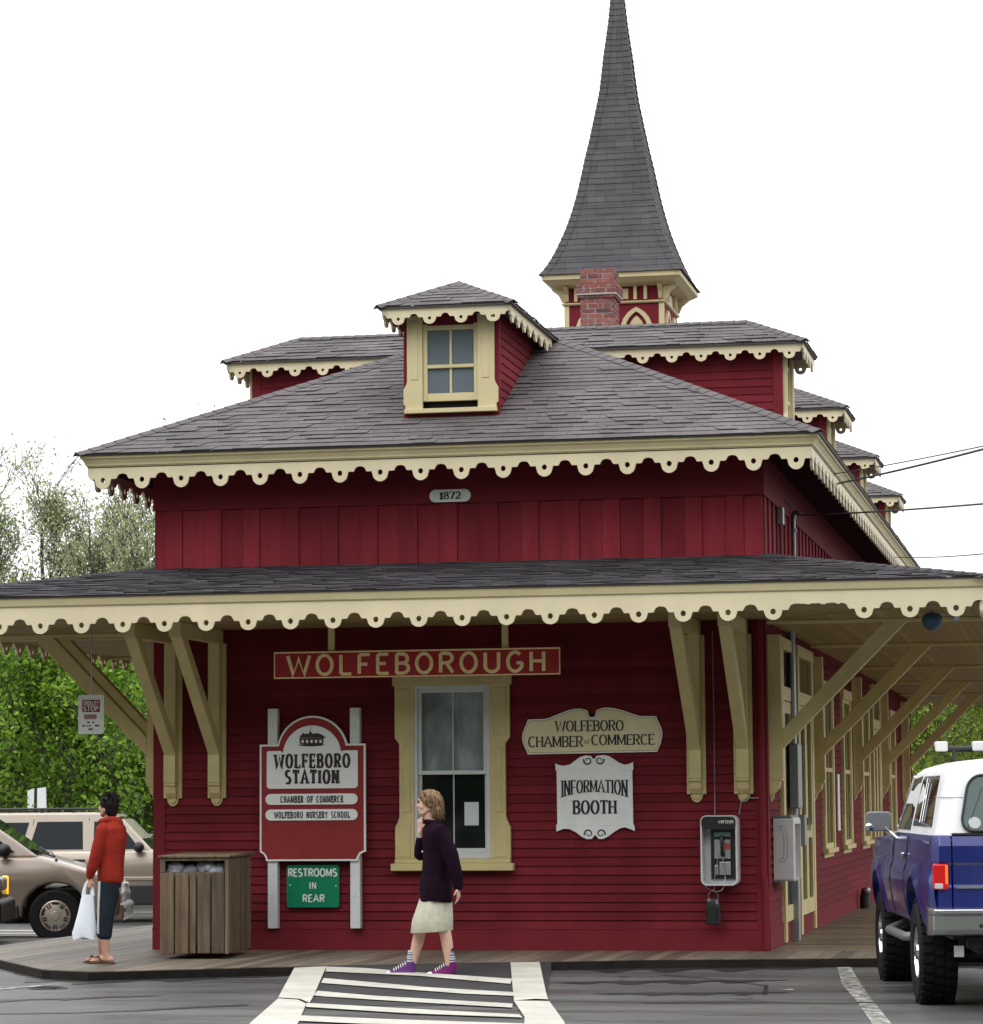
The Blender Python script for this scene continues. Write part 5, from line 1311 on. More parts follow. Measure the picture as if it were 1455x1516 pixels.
# hoodie
mb = MB()
ellrings(mb, [(.062,0,.745,.112,.15),(.062,0,.765,.120,.158),(.066,0,.80,.122,.16),(.072,0,1.0,.118,.158),(.08,0,1.15,.124,.165),(.08,0,1.24,.112,.155),(.075,0,1.30,.082,.105),(.062,0,1.33,.066,.07)], 28)
chain(mb, [((.00,-.125,1.225),.066),((-.055,-.14,1.0),.060),((-.098,-.12,.865),.052),((-.112,-.104,.815),.042)])
chain(mb, [((.12,.14,1.22),.066),((.10,.17,.98),.06),((.02,.20,.84),.044)])
chain(mb, [((-.03,-.075,1.300),.022),((.05,-.085,1.322),.028),((.125,-.05,1.315),.034),((.13,.04,1.315),.034),((.05,.085,1.322),.028),((-.03,.06,1.30),.022)])
capsule(mb, (.125,-.045,1.295), (.160,-.01,1.175), .045, .028); capsule(mb, (.125,.045,1.295), (.160,.01,1.175), .045, .028)
hd = fuse(mb, 'hoodie', M['hoodie'], man, .007, 4); wavy(hd, .008, 17); wavy(hd, .003, 41)
# cropped track pants
mb = MB()
ellrings(mb, [(.055,0,.70,.11,.14),(.06,0,.82,.105,.14)])
chain(mb, [((.055,-.06,.74),.092),((.028,-.065,.44),.075),((.018,-.06,.275),.066)]); chain(mb, [((.06,.08,.74),.092),((.0,.09,.44),.075),((-.012,.09,.275),.066)])
pt = fuse(mb, 'track_pants', M['navy'], man, .007, 4); wavy(pt, .006, 20)
mb = MB()
for z, x in ((.76,-.030),(.62,-.036),(.5,-.040),(.38,-.043),(.285,-.042)): pass
strip = [(-.026,-.112,.76),(-.030,-.120,.62),(-.034,-.112,.48),(-.038,-.103,.36),(-.036,-.098,.28)]
for (a, b) in zip(strip[:-1], strip[1:]): mb.bar(a, b, .020, .012, (-.5,-.8,0))
mb.build('side_stripe', M['sockw'], pt)
for (h, d, s_) in (f1, f2_):
    mb = MB(); cc = [h - d*.042, ]
    o_ = [(h - d*.045 + s_*.0), (h - d*.03 - s_*.034), (h + d*.08 - s_*.036), (h + d*.17 - s_*.043), (h + d*.205 - s_*.02), (h + d*.21 + s_*.015), (h + d*.17 + s_*.042), (h + d*.08 + s_*.036), (h - d*.03 + s_*.034)]
    mb.prism([(p.x, p.y) for p in o_], (0,0,-.002), X, Y, Z, .02); s0 = mb.build('flip_flop', M['sandal'], man, bevel=.004)
    mb = MB(); tp = h + d*.155 + s_*.01; tp.z = .035
    for sg in (-1,1):
        a = h + d*.07 + s_*.036*sg; a.z = .02; m_2 = h + d*.11 + s_*.030*sg; m_2.z = .072
        mb.tube([a, m_2, tp + V((0,0,.02)), tp - V((0,0,.02))], .008, 6)
    mb.build('strap', M['sandal'], s0)
mb = MB(); c = (.03,.01,1.445)
mb.ball((.048,-.008,1.478), .090,.088,.082, 18, 12); capsule(mb, (.078,-.02,1.46), (.075,-.02,1.385), .062, .05); capsule(mb, (.05,-.05,1.46), (.045,-.05,1.40), .05, .035)
hh = fuse(mb, 'hair', M['hairdark'], man, .007, 3)
mb = MB()
for i in range(130):
    a = rng.uniform(0, 6.28); t = rng.uniform(0, 1.35); d = V((math.sin(t)*math.cos(a), math.sin(t)*math.sin(a), math.cos(t)))
    if d.dot(V(Fm)) > .55 and d.z < .6: continue
    p = V((.048,-.008,1.475)) + V((d.x*.086, d.y*.084, d.z*.078)); q_ = p + (d + V((rng.uniform(-.5,.5), rng.uniform(-.5,.5), .2)))*rng.uniform(.015,.034)
    mb.tube([p, p.lerp(q_,.5), q_], [.010,.007,.001], 5, cap=False)
mb.build('tufts', M['hairdark'], hh, smooth=180)
# the bag
bagt = thing('carrier_bag', 'white plastic carrier bag hanging from the hand of the person in the red hoodie', 'bag', (.185,-2.73,.22), .1965)
mb = MB(); rings = []
nb_ = 28
for z, cx, rx, ry in ((.015,.015,.085,.05),(.0,.0,.105,.06),(.05,-.004,.108,.062),(.16,.012,.09,.055),(.30,.028,.068,.042),(.40,.036,.055,.034)):
    rings.append([V((cx + rx*math.cos(a)*(1+.06*math.sin(5*a+z*14)+.03*math.sin(11*a)), ry*math.sin(a)*(1+.09*math.sin(4*a+z*20)), z + .014*math.sin(3*a)*(z < .03))) for a in [2*math.pi*j/nb_ for j in range(nb_)]])
mb.loft(rings, False); mb.f.append(list(range(nb_))[::-1]); mb.m.append(0); mb.uv.append(None)
mb.build('bag_body', M['bag'], bagt, smooth=70)
for sx in (-1,1):
    mb = MB(); pts = [(.036+sx*.040,0,.385),(.036+sx*.036,.0,.44),(.040+sx*.024,.0,.50),(.045,.0,.535)]
    mb.tube(pts, [.022,.017,.012,.010], 8, sx=.5); mb.build('bag_handle', M['bag'], bagt, smooth=70)
# ------------------------------------------------------------------ vehicles
def prism_body(mb, outl, hw, inset=.05, edge=.05, top_in=0.0, zt=1.0, m=0):
    """side outline (x, z) counter-clockwise, extruded to both sides with softened edges; sides lean in by top_in above zt"""
    inn = offset_poly(outl, inset); n = len(outl)
    def yy(z, w): return w - (top_in*max(0, z-zt) if top_in else 0)
    rings = [[(x, -yy(z,hw), z) for x, z in inn], [(x, -yy(z,hw-edge*.35), z) for x, z in offset_poly(outl, inset*.30)], [(x, -yy(z,hw-edge), z) for x, z in outl],
             [(x, yy(z,hw-edge), z) for x, z in outl], [(x, yy(z,hw-edge*.35), z) for x, z in offset_poly(outl, inset*.30)], [(x, yy(z,hw), z) for x, z in inn]]
    mb.loft(rings, True, m)
def arch(cx, r, z0, zc, n=12):
    """wheel-arch points from right to left (for a counter-clockwise outline walked along the bottom from rear to front, reversed)"""
    a0 = math.degrees(math.asin(min(1, max(-1, (z0-zc)/r))))
    return [(cx + r*math.cos(R(t)), zc + r*math.sin(R(t))) for t in [180-a0 - (180-2*a0)*i/n for i in range(n+1)]]
def wheel(parent, x, y, z, r, w, rimr, rimmat, axis, side, spokes=0, tread=False, name='wheel'):
    """axis: lateral unit vector; side +1 if the outside faces along axis"""
    ax = V(axis)*side; O = V((x,y,z)); mb = MB(); h = w/2
    prof = [(rimr*.97,-h*.6),(rimr*1.03,-h*.92),(r*.90,-h),(r*.985,-h*.80),(r,-h*.55),(r,h*.55),(r*.985,h*.80),(r*.90,h),(rimr*1.06,h*.95),(rimr,h*.72),(rimr*.95,h*.2),(.02,h*.2)]
    mb.lathe(prof, O, ax, 40)
    if tread:
        a = ax.cross(V(Z)).normalized(); b = ax.cross(a)
        for k in range(34):
            for s, off in ((-.36,0),(.36,.5),(0,.25)):
                t = 2*math.pi*(k+off)/34; d = a*math.cos(t) + b*math.sin(t); tt = d.cross(ax)
                c = O + ax*(h*s*1.7) + d*(r+.004); hx = ax*(h*(.30 if s else .24)); hy = tt*(r*.055); hz_ = d*.012
                mb.hexa([c-hx-hy-hz_, c+hx-hy-hz_, c+hx+hy-hz_, c-hx+hy-hz_, c-hx-hy+hz_, c+hx-hy+hz_, c+hx+hy+hz_, c-hx+hy+hz_])
    wt = mb.build(name, M['tyre'], parent, smooth=35)
    mb = MB(); mb.lathe([(rimr*.93,h*.3),(rimr*1.0,h*.86),(rimr*.94,h*.90),(rimr*.90,h*.72),(rimr*.62,h*.80),(rimr*.30,h*.84),(rimr*.27,h*.95),(.01,h*.97)], O, ax, 36)
    rm = mb.build('hubcap', rimmat, wt, smooth=35)
    if spokes:
        mb = MB(); a = ax.cross(V(Z)).normalized(); b = ax.cross(a)
        for k in range(spokes):
            for dt in (-.11, .11):
                t = 2*math.pi*k/spokes + .3 + dt*1.0; d = a*math.cos(t) + b*math.sin(t); tt = d.cross(ax); c = O + ax*h*.80 + d*rimr*.72
                mb.hexa([c + tt*s1*rimr*.045 + d*s2*rimr*.13 + ax*s3*h*.10 for s3 in (-1,1) for s1, s2 in ((-1,-1),(1,-1),(1,1),(-1,1))])
        for k in range(spokes):
            t0 = 2*math.pi*k/spokes + .3 + .34; t1 = 2*math.pi*(k+1)/spokes + .3 - .34
            for i in range(6):
                q0 = t0 + (t1-t0)*i/6; q1 = t0 + (t1-t0)*(i+1)/6
                P_ = [O + ax*h*(.885 if rr_ > .8 else .80) + (a*math.cos(q)+b*math.sin(q))*rimr*rr_ for q, rr_ in ((q0,.74),(q1,.74),(q1,.87),(q0,.87))]
                P_ = [p + ax*.004 for p in P_]; mb.add(P_, [(0,1,2,3)])
        mb.build('wheel_slots', M['plastic'], rm)
    return wt
def panel(poly, parent, name, mat, yfun, side, th=.006, lift=.004, smooth=None):
    """flat piece set into a (leaning) side: poly in (x, z)"""
    n = len(poly); a = [(x, side*(yfun(z)+lift), z) for x, z in poly]; b = [(x, side*(yfun(z)+lift-th*2), z) for x, z in poly]
    mb = MB(); fs = [list(range(n)), list(range(n, 2*n))[::-1]] + [[i, (i+1) % n, n+(i+1) % n, n+i] for i in range(n)]
    mb.add(a + b, fs); return mb.build(name, mat, parent)
def cabin(mb, pts, zb, zr, wb, wr):
    n = len(pts); f = lambda z: wb + (wr-wb)*(z-zb)/(zr-zb)
    mb.loft([[(x, -f(z), z) for x, z in pts], [(x, f(z), z) for x, z in pts]], True)
    return f

def side_car(t, low, cab, hw, zb, zr, wb, wr, wins, wheels, paint_, z_clad, name='car', shield=None, doors=(), handles=(), rails=False, mirror=None, lamps=True, hub='hub'):
    mb = MB(); prism_body(mb, low, hw, .05, .06, .10, .75); bd = mb.build('body', paint_, t, smooth=38)
    mb = MB(); f = cabin(mb, cab, zb, zr, wb, wr); cb = mb.build('cabin', paint_, t, bevel=.035, segs=3)
    for side in (1,-1):
        for w in wins: panel(w, cb, 'window', M['autoglass'], f, side)
        for poly in doors: 
            mb = MB()
            for (a, b) in zip(poly[:-1], poly[1:]):
                P_ = [V((p[0], side*((hw if p[1] < zb else f(p[1])) - (.10*max(0,p[1]-.75) if p[1] < zb else 0) + .003), p[1])) for p in (a, b)]
                mb.bar(P_[0], P_[1], .008, .006, (0,side,0))
            mb.build('door_seam', M['plastic'], bd)
        for hx, hz in handles:
            mb = MB(); mb.box(hx-.09,hx+.09, side*(hw-.10*max(0,hz-.75))-.012, side*(hw-.10*max(0,hz-.75))+.02, hz-.018, hz+.018); mb.build('door_handle', M['plastic'], bd, bevel=.006)
        if mirror:
            mx, mz = mirror; y_ = side*(wb+.10)
            mb = MB(); prof = [(x*.12+mx, y_+yy*.11, mz+zz*.095) for x, yy, zz in ()]
            mb.ball((mx, y_+side*.03, mz), .085,.11,.085, 14, 9); mb.bar((mx, side*wb*.97, mz-.05), (mx, y_, mz-.04), .06, .06); mb.build('wing_mirror', M['plastic'], t, smooth=60)
    if shield:
        for quad, nm in shield:
            (x0,z0),(x1,z1) = quad; w0, w1 = f(z0)-.06, f(z1)-.06; nrm = V((z1-z0, 0, -(x1-x0))).normalized()
            if nrm.z < 0: nrm = -nrm
            P_ = [V((x0,-w0,z0)), V((x0,w0,z0)), V((x1,w1,z1)), V((x1,-w1,z1))]
            mb = MB(); mb.add([p + nrm*.006 for p in P_] + [p - nrm*.004 for p in P_], [(0,1,2,3),(7,6,5,4),(0,4,5,1),(1,5,6,2),(2,6,7,3),(3,7,4,0)]); mb.build(nm, M['autoglass'], cb)
    if rails:
        for side in (1,-1):
            x0, x1 = rails; mb = MB(); y_ = side*(wr-.09)
            mb.tube([(x0,y_,zr),(x0+.06,y_,zr+.055),(x1-.1,y_,zr+.055),(x1,y_,zr)], .018, 8)
            for k in range(1,4): mb.box(x0+(x1-x0)*k/4-.03, x0+(x1-x0)*k/4+.03, y_-.015, y_+.015, zr-.01, zr+.05)
            mb.build('roof_rail', M['plastic'], cb, smooth=40)
    for wx, wz, r, wdt, rim in wheels:
        for side in (1,-1): wheel(t, wx, side*(hw-wdt/2-.01), wz, r, wdt, rim, M[hub], Y, side, 5)
    # dark tub behind the arches
    x0 = min(p[0] for p in low)+.12; x1 = max(p[0] for p in low)-.12
    mb = MB(); mb.box(x0, x1, -(hw-.30), hw-.30, .26, .62)
    for wx, wz, r, wdt, rim in wheels: mb.box(wx-r*1.25, wx+r*1.25, -(hw-.035), hw-.035, .45, wz+r*1.0) if False else None
    mb.build('underbody', M['plastic'], t)
    return bd, cb, f

# --- tan minivan, nose to the right (local +x forward, origin on the ground under the front wheel)
van = thing('minivan', 'tan minivan parked at left with its nose toward the boardwalk', 'minivan', (-3.47,7.0,-.24), R(14))
zc = .32; r_t = .325
low = [(-3.75,.30)] + arch(-2.9,.40,.30,zc) + arch(0,.405,.30,zc) + [(.62,.28),(.78,.34),(.80,.55),(.77,.66),(.70,.74),(.45,.85),(.10,.96),(-.20,1.045),(-3.72,1.06),(-3.86,.9),(-3.88,.5)]
cab = [(-3.70,1.02),(-.20,1.03),(-.55,1.28),(-1.18,1.70),(-1.6,1.76),(-3.3,1.74),(-3.52,1.66)]
wins = [[(-.62,1.10),(-.90,1.36),(-1.05,1.50),(-1.18,1.58),(-1.62,1.60),(-1.62,1.10)],[(-1.74,1.10),(-1.74,1.60),(-2.66,1.60),(-2.66,1.10)],[(-2.76,1.10),(-2.76,1.60),(-3.40,1.56),(-3.55,1.10)]]
wins = [w if i else [(-.50,1.10),(-.62,1.10),(-1.62,1.10),(-1.62,1.60),(-1.20,1.60),(-1.05,1.52)] for i, w in enumerate(wins)]
bd, cb, f = side_car(van, low, cab, .92, 1.03, 1.76, .86, .68, wins, [(0,zc,r_t,.20,.19),(-2.9,zc,r_t,.20,.19)], M['tan'], .4,
    shield=[(((-.24,1.06),(-1.14,1.685)),'windscreen'),(((-3.69,1.12),(-3.55,1.62)),'rear_window')], doors=([(-.36,.42),(-.36,1.03)],[(-1.68,.38),(-1.68,1.62)],[(-2.75,.70),(-2.75,1.6)]), handles=((-1.5,.90),(-1.95,.90)), mirror=(-.62,1.13))
mb = MB(); mb.box(-3.80,-.44,-.935,.935,.28,.46); mb.build('sill_cladding', M['cladding'], van, bevel=.02)
mb = MB(); mb.box(.60,.84,-.86,.86,.24,.46); mb.build('front_bumper', M['tan'], van, bevel=.05, segs=3)
for s in (1,-1):
    mb = MB(); mb.box(.56,.785,s*.62-.2,s*.62+.2,.56,.69); mb.build('headlight', M['phonesteel'], van, bevel=.03)
    mb = MB(); mb.box(.74,.847,s*.6-.12,s*.6+.12,.34,.42); mb.build('fog_light', M['phonegrey'], van, bevel=.02)
    mb = MB(); mb.tube([(-.18,s*.1,1.075),(-.26,s*.42,1.10),(-.34,s*.55,1.14)], .012, 6); mb.tube([(-.10,s*.05,1.03),(-.2,s*.5,1.09)], .010, 6); mb.build('wiper', M['plastic'], van)
mb = MB(); mb.ball((.0,-.82,.99),.02,.015,.03,8,6); mb.tube([(.0,-.82,1.0),(.01,-.82,1.02)], .006, 5); mb.build('aerial_base', M['plastic'], van)

# --- champagne sport utility behind it (origin on the ground at the front door edge)
suv = thing('sport_utility', 'champagne sport utility with roof rails standing behind the tan minivan', 'car', (-6.12,16.0,-.38), R(12))
zc = .36; r_t = .36; fx = 1.62; rx = -1.22
low = [(-2.05,.42)] + arch(rx,.43,.30,zc) + arch(fx,.43,.30,zc) + [(2.30,.36),(2.42,.44),(2.44,.80),(2.36,.96),(1.70,1.06),(.98,1.12),(-2.10,1.12),(-2.20,.95),(-2.22,.5)]
cab = [(-2.10,1.08),(1.02,1.08),(.56,1.56),(.40,1.66),(.1,1.70),(-1.85,1.70),(-1.98,1.62)]
wins = [[(.80,1.13),(.52,1.48),(.44,1.55),(.08,1.56),(.08,1.13)],[(-.08,1.13),(-.10,1.56),(-.80,1.56),(-.92,1.13)],[(-1.04,1.13),(-.93,1.55),(-1.70,1.55),(-1.88,1.13)]]
bd, cb, f = side_car(suv, low, cab, .92, 1.08, 1.70, .86, .70, wins, [(fx,zc,r_t,.22,.21),(rx,zc,r_t,.22,.21)], M['champ'], .5,
    shield=[(((.985,1.12),(.46,1.63)),'windscreen'),(((-2.095,1.16),(-2.0,1.58)),'rear_window')], doors=([(0,.32),(0,1.62)],[(-.98,.62),(-.86,1.6)],[(1.0,.6),(1.0,1.08)]), handles=((-.22,.96),(.82-.95,.96)), rails=(-1.75,.25), mirror=(.80,1.16))
for s in (1,-1):
    for a_, b_, c_ in ((-.76,1.17,.27),(-2.15,-1.68,.36),(2.07,2.38,.36)):
        mb = MB(); mb.box(a_,b_, s*.90-.035, s*.90+.035, c_, .58); mb.build('lower_cladding', M['cladding'], suv, bevel=.02)
mb = MB()
for s in (1,-1): mb.box(-.76,1.17, s*.92-.02, s*.92+.02, .645, .705)
mb.build('side_moulding', M['champ'], suv, bevel=.012)
mb = MB(); mb.box(2.34,2.52,-.88,.88,.38,.66); mb.build('front_bumper', M['cladding'], suv, bevel=.05, segs=3)
mb = MB(); mb.box(-2.34,-2.16,-.88,.88,.40,.66); mb.build('rear_bumper', M['cladding'], suv, bevel=.05, segs=3)
for s in (1,-1):
    mb = MB(); mb.box(2.30,2.46,s*.68-.16,s*.68+.16,.74,.92); mb.build('headlight', M['lens'], suv, bevel=.03)
    mb = MB(); mb.box(-2.235,-2.10,s*.82-.07,s*.82+.07,.75,1.10); mb.build('tail_light', M['tail'], suv, bevel=.02)

# --- dark car whose nose enters at the left edge
dk = thing('dark_car', 'dark car with a glowing amber indicator, only its nose in view at the left edge', 'car', (-3.86,3.4,-.13), R(15))
zc = .31; r_t = .31
low = [(-3.55,.30)] + arch(-2.65,.38,.28,zc) + arch(0,.38,.28,zc) + [(.66,.22),(.84,.26),(.88,.48),(.84,.72),(.74,.80),(-.2,.90),(-.6,.93),(-3.4,.95),(-3.6,.85),(-3.62,.45)]
cab = [(-3.15,.92),(-.60,.92),(-1.35,1.34),(-1.6,1.38),(-2.5,1.38),(-2.7,1.33)]
wins = [[(-.85,.97),(-1.38,1.28),(-1.75,1.30),(-1.75,.97)],[(-1.83,.97),(-1.83,1.30),(-2.45,1.30),(-2.85,.97)]]
bd, cb, f = side_car(dk, low, cab, .88, .92, 1.38, .82, .60, wins, [(0,zc,r_t,.2,.18),(-2.65,zc,r_t,.2,.18)], M['darkcar'], .4, shield=[(((-.63,.95),(-1.33,1.33)),'windscreen'),(((-3.12,.96),(-2.72,1.32)),'rear_window')], doors=([(-.55,.35),(-.6,.9)],[(-1.79,.35),(-1.79,1.3)]), handles=((-1.6,.78),), mirror=(-.85,1.0))
mb = MB(); mb.box(.68,.96,-.86,.86,.24,.50); mb.build('front_bumper', M['plastic'], dk, bevel=.05, segs=3)
for s in (1,-1):
    mb = MB(); mb.box(.62,.875,s*.52-.2,s*.52+.2,.58,.74); mb.build('headlight', M['lens'], dk, bevel=.03)
    mb = MB(); mb.box(.50,.875,s*.80-.05,s*.80+.085,.52,.745); mb.build('indicator', M['amber'], dk, bevel=.02)

# --- white boards on a post by the parked cars
wb_ = thing('lot_sign', 'pair of white sign backs on a dark post just above the champagne vehicle', 'sign', (-9.35,22.2,-.38))
mb = MB(); mb.box(-.025,.025,-.03,.03,0,2.15); mb.build('post', M['plastic'], wb_)
mb = MB(); mb.hexa([(-.165,-.02,1.72),(-.03,-.05,1.72),(-.03,-.045,2.12),(-.165,-.015,2.08),(-.165,-.012,1.72),(-.03,-.042,1.72),(-.03,-.037,2.12),(-.165,-.007,2.08)]); mb.build('board', M['white'], wb_)
mb = MB(); mb.hexa([(.03,-.05,1.72),(.20,-.02,1.72),(.185,-.015,2.14),(.03,-.045,2.12),(.03,-.042,1.72),(.20,-.012,1.72),(.185,-.007,2.14),(.03,-.037,2.12)]); mb.build('board', M['white'], wb_)

# --- blue off-road truck with white hardtop, seen from behind (local y forward, x right, origin under rear axle)
tr = thing('pickup_truck', 'cobalt blue off-road truck with white hardtop and lit tail lamp at the right edge', 'truck', (8.91,-5.922,-.10), R(9.2))
hwT = .985; WB = 2.92
def ring(y, pts): return [(x, y, z) for x, z in pts]
# body side section: half widths at heights, lofted from rear to front
def sec(y, k=1.0, zt=1.27, drop=0.0):
    h = [( .80,.60),(.905,.60),(.955,.66),(.982,.80),(.985,.93),(.972,1.00),(.955,1.045),(.95,1.16),(.93,zt-.02),(.90,zt)]
    R_ = [(x*k, z - drop*(z-.6)) for x, z in h]
    return ring(y, R_ + [(-x, z) for x, z in R_[::-1]])
def arched(outl, hw, mat, name):
    """side skin with wheel arches: outline in (y, z)"""
    pass
out_l = [(-1.02,.60)] + [(p[0], p[1]) for p in arch(0,.52,.60,.44,16)] + [(p[0], p[1]) for p in arch(WB,.50,.60,.44,16)] + [(WB+.72,.60),(WB+.80,.70),(WB+.80,1.16),(WB+.74,1.20),(1.92,1.255),(1.80,1.275),(-.98,1.275),(-1.03,1.24)]
# rotate outline into the yz plane
mb = MB()
def yzloft(out, wfun):
    n = len(out); ins1 = offset_poly(out, .012)
    rings = []
    for sgn in (-1,1):
        a = [(sgn*wfun(z), y, z) for y, z in ins1]; b = [(sgn*(wfun(z)-.012), y, z) for y, z in out]
        rings += ([a, b] if sgn < 0 else [b, a])
    mb.loft(rings, True)
def wf(z): return float(np.interp(z, [.55,.62,.70,.82,.93,1.00,1.045,1.16,1.25,1.28],[.915,.935,.958,.978,.984,.972,.952,.946,.930,.905]))
# denser vertical sampling so that the sculpted side shows
def dens(out):
    r = []
    for i in range(len(out)):
        a, b = out[i], out[(i+1) % len(out)]; k = max(1, int(abs(b[1]-a[1])/.06)); 
        for j in range(k): r.append((a[0]+(b[0]-a[0])*j/k, a[1]+(b[1]-a[1])*j/k))
    return r
outd = dens(out_l)
# side skins built as grids column by column
def lower_z(y):
    z = .60
    for c, r_ in ((0,.52),(WB,.50)):
        if abs(y-c) < r_: z = max(z, .44 + math.sqrt(r_*r_-(y-c)**2))
    return z
def upper_z(y): return float(np.interp(y, [-1.03,-.98,1.80,1.92,WB+.74,WB+.80],[1.24,1.275,1.275,1.255,1.20,1.16]))
ys = sorted(set([-1.03,-1.0,-.9,-.75,-.6] + [ .52*math.sin(R(a)) for a in range(-90,91,9)] + [.7,.9,1.1,1.3,1.5,1.7,1.8,1.92,2.1,2.3] + [WB+.50*math.sin(R(a)) for a in range(-90,91,9)] + [WB+.6,WB+.72,WB+.80]))
vs = []; fs = []; K = 14
for sgn in (-1,1):
    b0 = len(vs)
    for y in ys:
        z0 = lower_z(min(max(y,-1.03),WB+.8)); z1 = upper_z(y)
        for k in range(K+1):
            z = z0 + (z1-z0)*k/K; w = wf(z)
            flare_ = 0
            for c, r_ in ((0,.52),(WB,.50)):
                d = math.hypot(y-c, z-.44); flare_ = max(flare_, .022*max(0, 1-abs(d-r_)/.09))
            endk = max(0, 1-(y+1.03)/.10) + max(0, 1-(WB+.80-y)/.16)
            vs.append((sgn*(w + flare_ - .045*endk*endk), y, z))
        # inner return at the arch lip
    n1 = K+1
    for i in range(len(ys)-1):
        for k in range(K): fs.append((b0+i*n1+k, b0+(i+1)*n1+k, b0+(i+1)*n1+k+1, b0+i*n1+k+1))
mb = MB(); mb.add(vs, fs)
n1 = K+1; half = len(ys)*n1
for sgn, b0 in ((-1,0),(1,half)):      # lips turned inwards
    lv = []; lf = []
    for i, y in enumerate(ys):
        p = vs[b0+i*n1]; lv += [p, (p[0]-sgn*.16, p[1], p[2]+.0)]
    for i in range(len(ys)-1): lf.append((2*i, 2*i+2, 2*i+3, 2*i+1))
    mb.add(lv, lf)
# top deck (bonnet, cowl) and front
dv = []; df = []
for i, y in enumerate(ys):
    zl = upper_z(y); xl = wf(zl) - .045*(max(0, 1-(WB+.80-y)/.16)**2)
    crown = .035 if y > 1.9 else .0
    for j in range(9):
        u = -1 + j/4; dv.append((u*xl*.985, y, zl + crown*(1-u*u) - .002))
for i in range(len(ys)-1):
    for j in range(8): df.append((i*9+j, i*9+j+1, (i+1)*9+j+1, (i+1)*9+j))
mb.add(dv, df); mb.box(-.90,.90,WB+.72,WB+.785,.62,1.15)
tb = mb.build('body', M['blue'], tr, smooth=35)
mb = MB(); mb.box(-.80,.80,-.95,WB+.68,.52,.62); mb.box(-.62,.62,-.95,WB+.6,.42,.52)
for c in (0,WB):
    mb.box(-.70,-.66,c-.55,c+.55,.45,1.0); mb.box(.66,.70,c-.55,c+.55,.45,1.0); mb.box(-.90,.90,c-.53,c+.53,.985,1.0)
mb.build('chassis', M['plastic'], tr)
# tailgate and rear panel
mb = MB(); yr = -1.0
prof = [(-1.035,.60),(-1.045,.72),(-1.045,.905),(-1.035,.915),(-1.035,1.06),(-1.052,1.085),(-1.05,1.20),(-1.02,1.275),(-.96,1.28),(-.96,.60)]
mb.loft([[(-.80,y,z) for y, z in prof],[(.80,y,z) for y, z in prof]], True)
tg = mb.build('tailgate', M['blue'], tr, bevel=.008)
mb = MB(); mb.box(-.78,.78,-1.056,-1.045,.893,.908); mb.build('gate_trim', M['chrome'], tg)
mb = MB(); mb.box(-.35,.35,-1.062,-1.05,1.13,1.145); mb.build('gate_crease', M['blue'], tg)
for s in (-1,1):
    mb = MB(); mb.loft([[(s*x,y,z) for y, z in prof] for x in (.808,.895)] + [[(s*.945,max(y,-1.0)+.02,z) for y, z in prof]], True); mb.build('rear_corner', M['blue'], tr, bevel=.008)
    mb = MB(); mb.box(min(s*.835,s*.945),max(s*.835,s*.945),-1.065,-.985,.885,1.07); tl_ = mb.build('tail_light', M['tail'], tr, bevel=.012)
    mb = MB(); mb.box(min(s*.839,s*.856),max(s*.839,s*.856),-1.070,-1.06,.925,1.060); mb.build('lit_lens', M['taillit'], tl_, bevel=.006)
    mb = MB(); mb.box(min(s*.875,s*.935),max(s*.875,s*.935),-1.0705,-1.0605,.892,.930); mb.build('reverse_lens', M['lens'], tl_, bevel=.004)
# bumper
mb = MB(); pb_ = [(-1.10,.555),(-1.16,.565),(-1.18,.60),(-1.17,.70),(-1.19,.715),(-1.19,.745),(-1.15,.755),(-1.04,.755),(-1.04,.555)]
mb.loft([[(-.985,y+.13,z) for y, z in pb_],[(-.955,y+.03,z) for y, z in pb_],[(-.88,y,z) for y, z in pb_],[(.88,y,z) for y, z in pb_],[(.955,y+.03,z) for y, z in pb_],[(.985,y+.13,z) for y, z in pb_]], True)
bp = mb.build('rear_bumper', M['bumpersteel'], tr, bevel=.01)
mb = MB(); mb.box(-.90,.90,-1.196,-1.17,.716,.748); mb.build('bumper_lip', M['chrome'], bp, bevel=.008)
mb = MB()
for x in (-.62,.62,-.3,.3): mb.ball((x,-1.178,.63),.016,.01,.016,8,6)
mb.build('bumper_bolt', M['plastic'], bp)
for a_, b_ in ((-.80,-.73),(-.5,-.44)):
    mb = MB(); mb.box(a_,b_,-1.02,-1.0,.40,.48); mb.build('hanger_plate', M['lens'], tr)
mb = MB(); mb.box(-.70,.70,-1.0,-.90,.46,.54); mb.tube([(-.80,0,.36),(.80,0,.36)], .055, 12); mb.ball((-.12,0,.36),.16,.15,.15,14,9); mb.tube([(-.80,WB,.36),(.80,WB,.36)], .05, 12); mb.ball((.1,WB,.36),.15,.14,.14,14,9)
mb.tube([(-.55,-.95,.44),(-.55,-.4,.46),(-.5,.4,.5)], .035, 10); mb.build('axle', M['plastic'], tr, smooth=40)
for s in (-1,1):
    mb = MB(); mb.tube([(s*.80,.66,.52),(s*.93,.72,.47),(s*.965,.84,.465),(s*.965,2.12,.465),(s*.93,2.22,.47),(s*.80,2.28,.52)], .036, 12); mb.build('step_bar', M['phonegrey'], tr, smooth=50)
    for c in (0,WB):
        w_ = wheel(tr, s*.835, c, .385, .39, .285, .205, M['chrome'], X, s, 0, True)
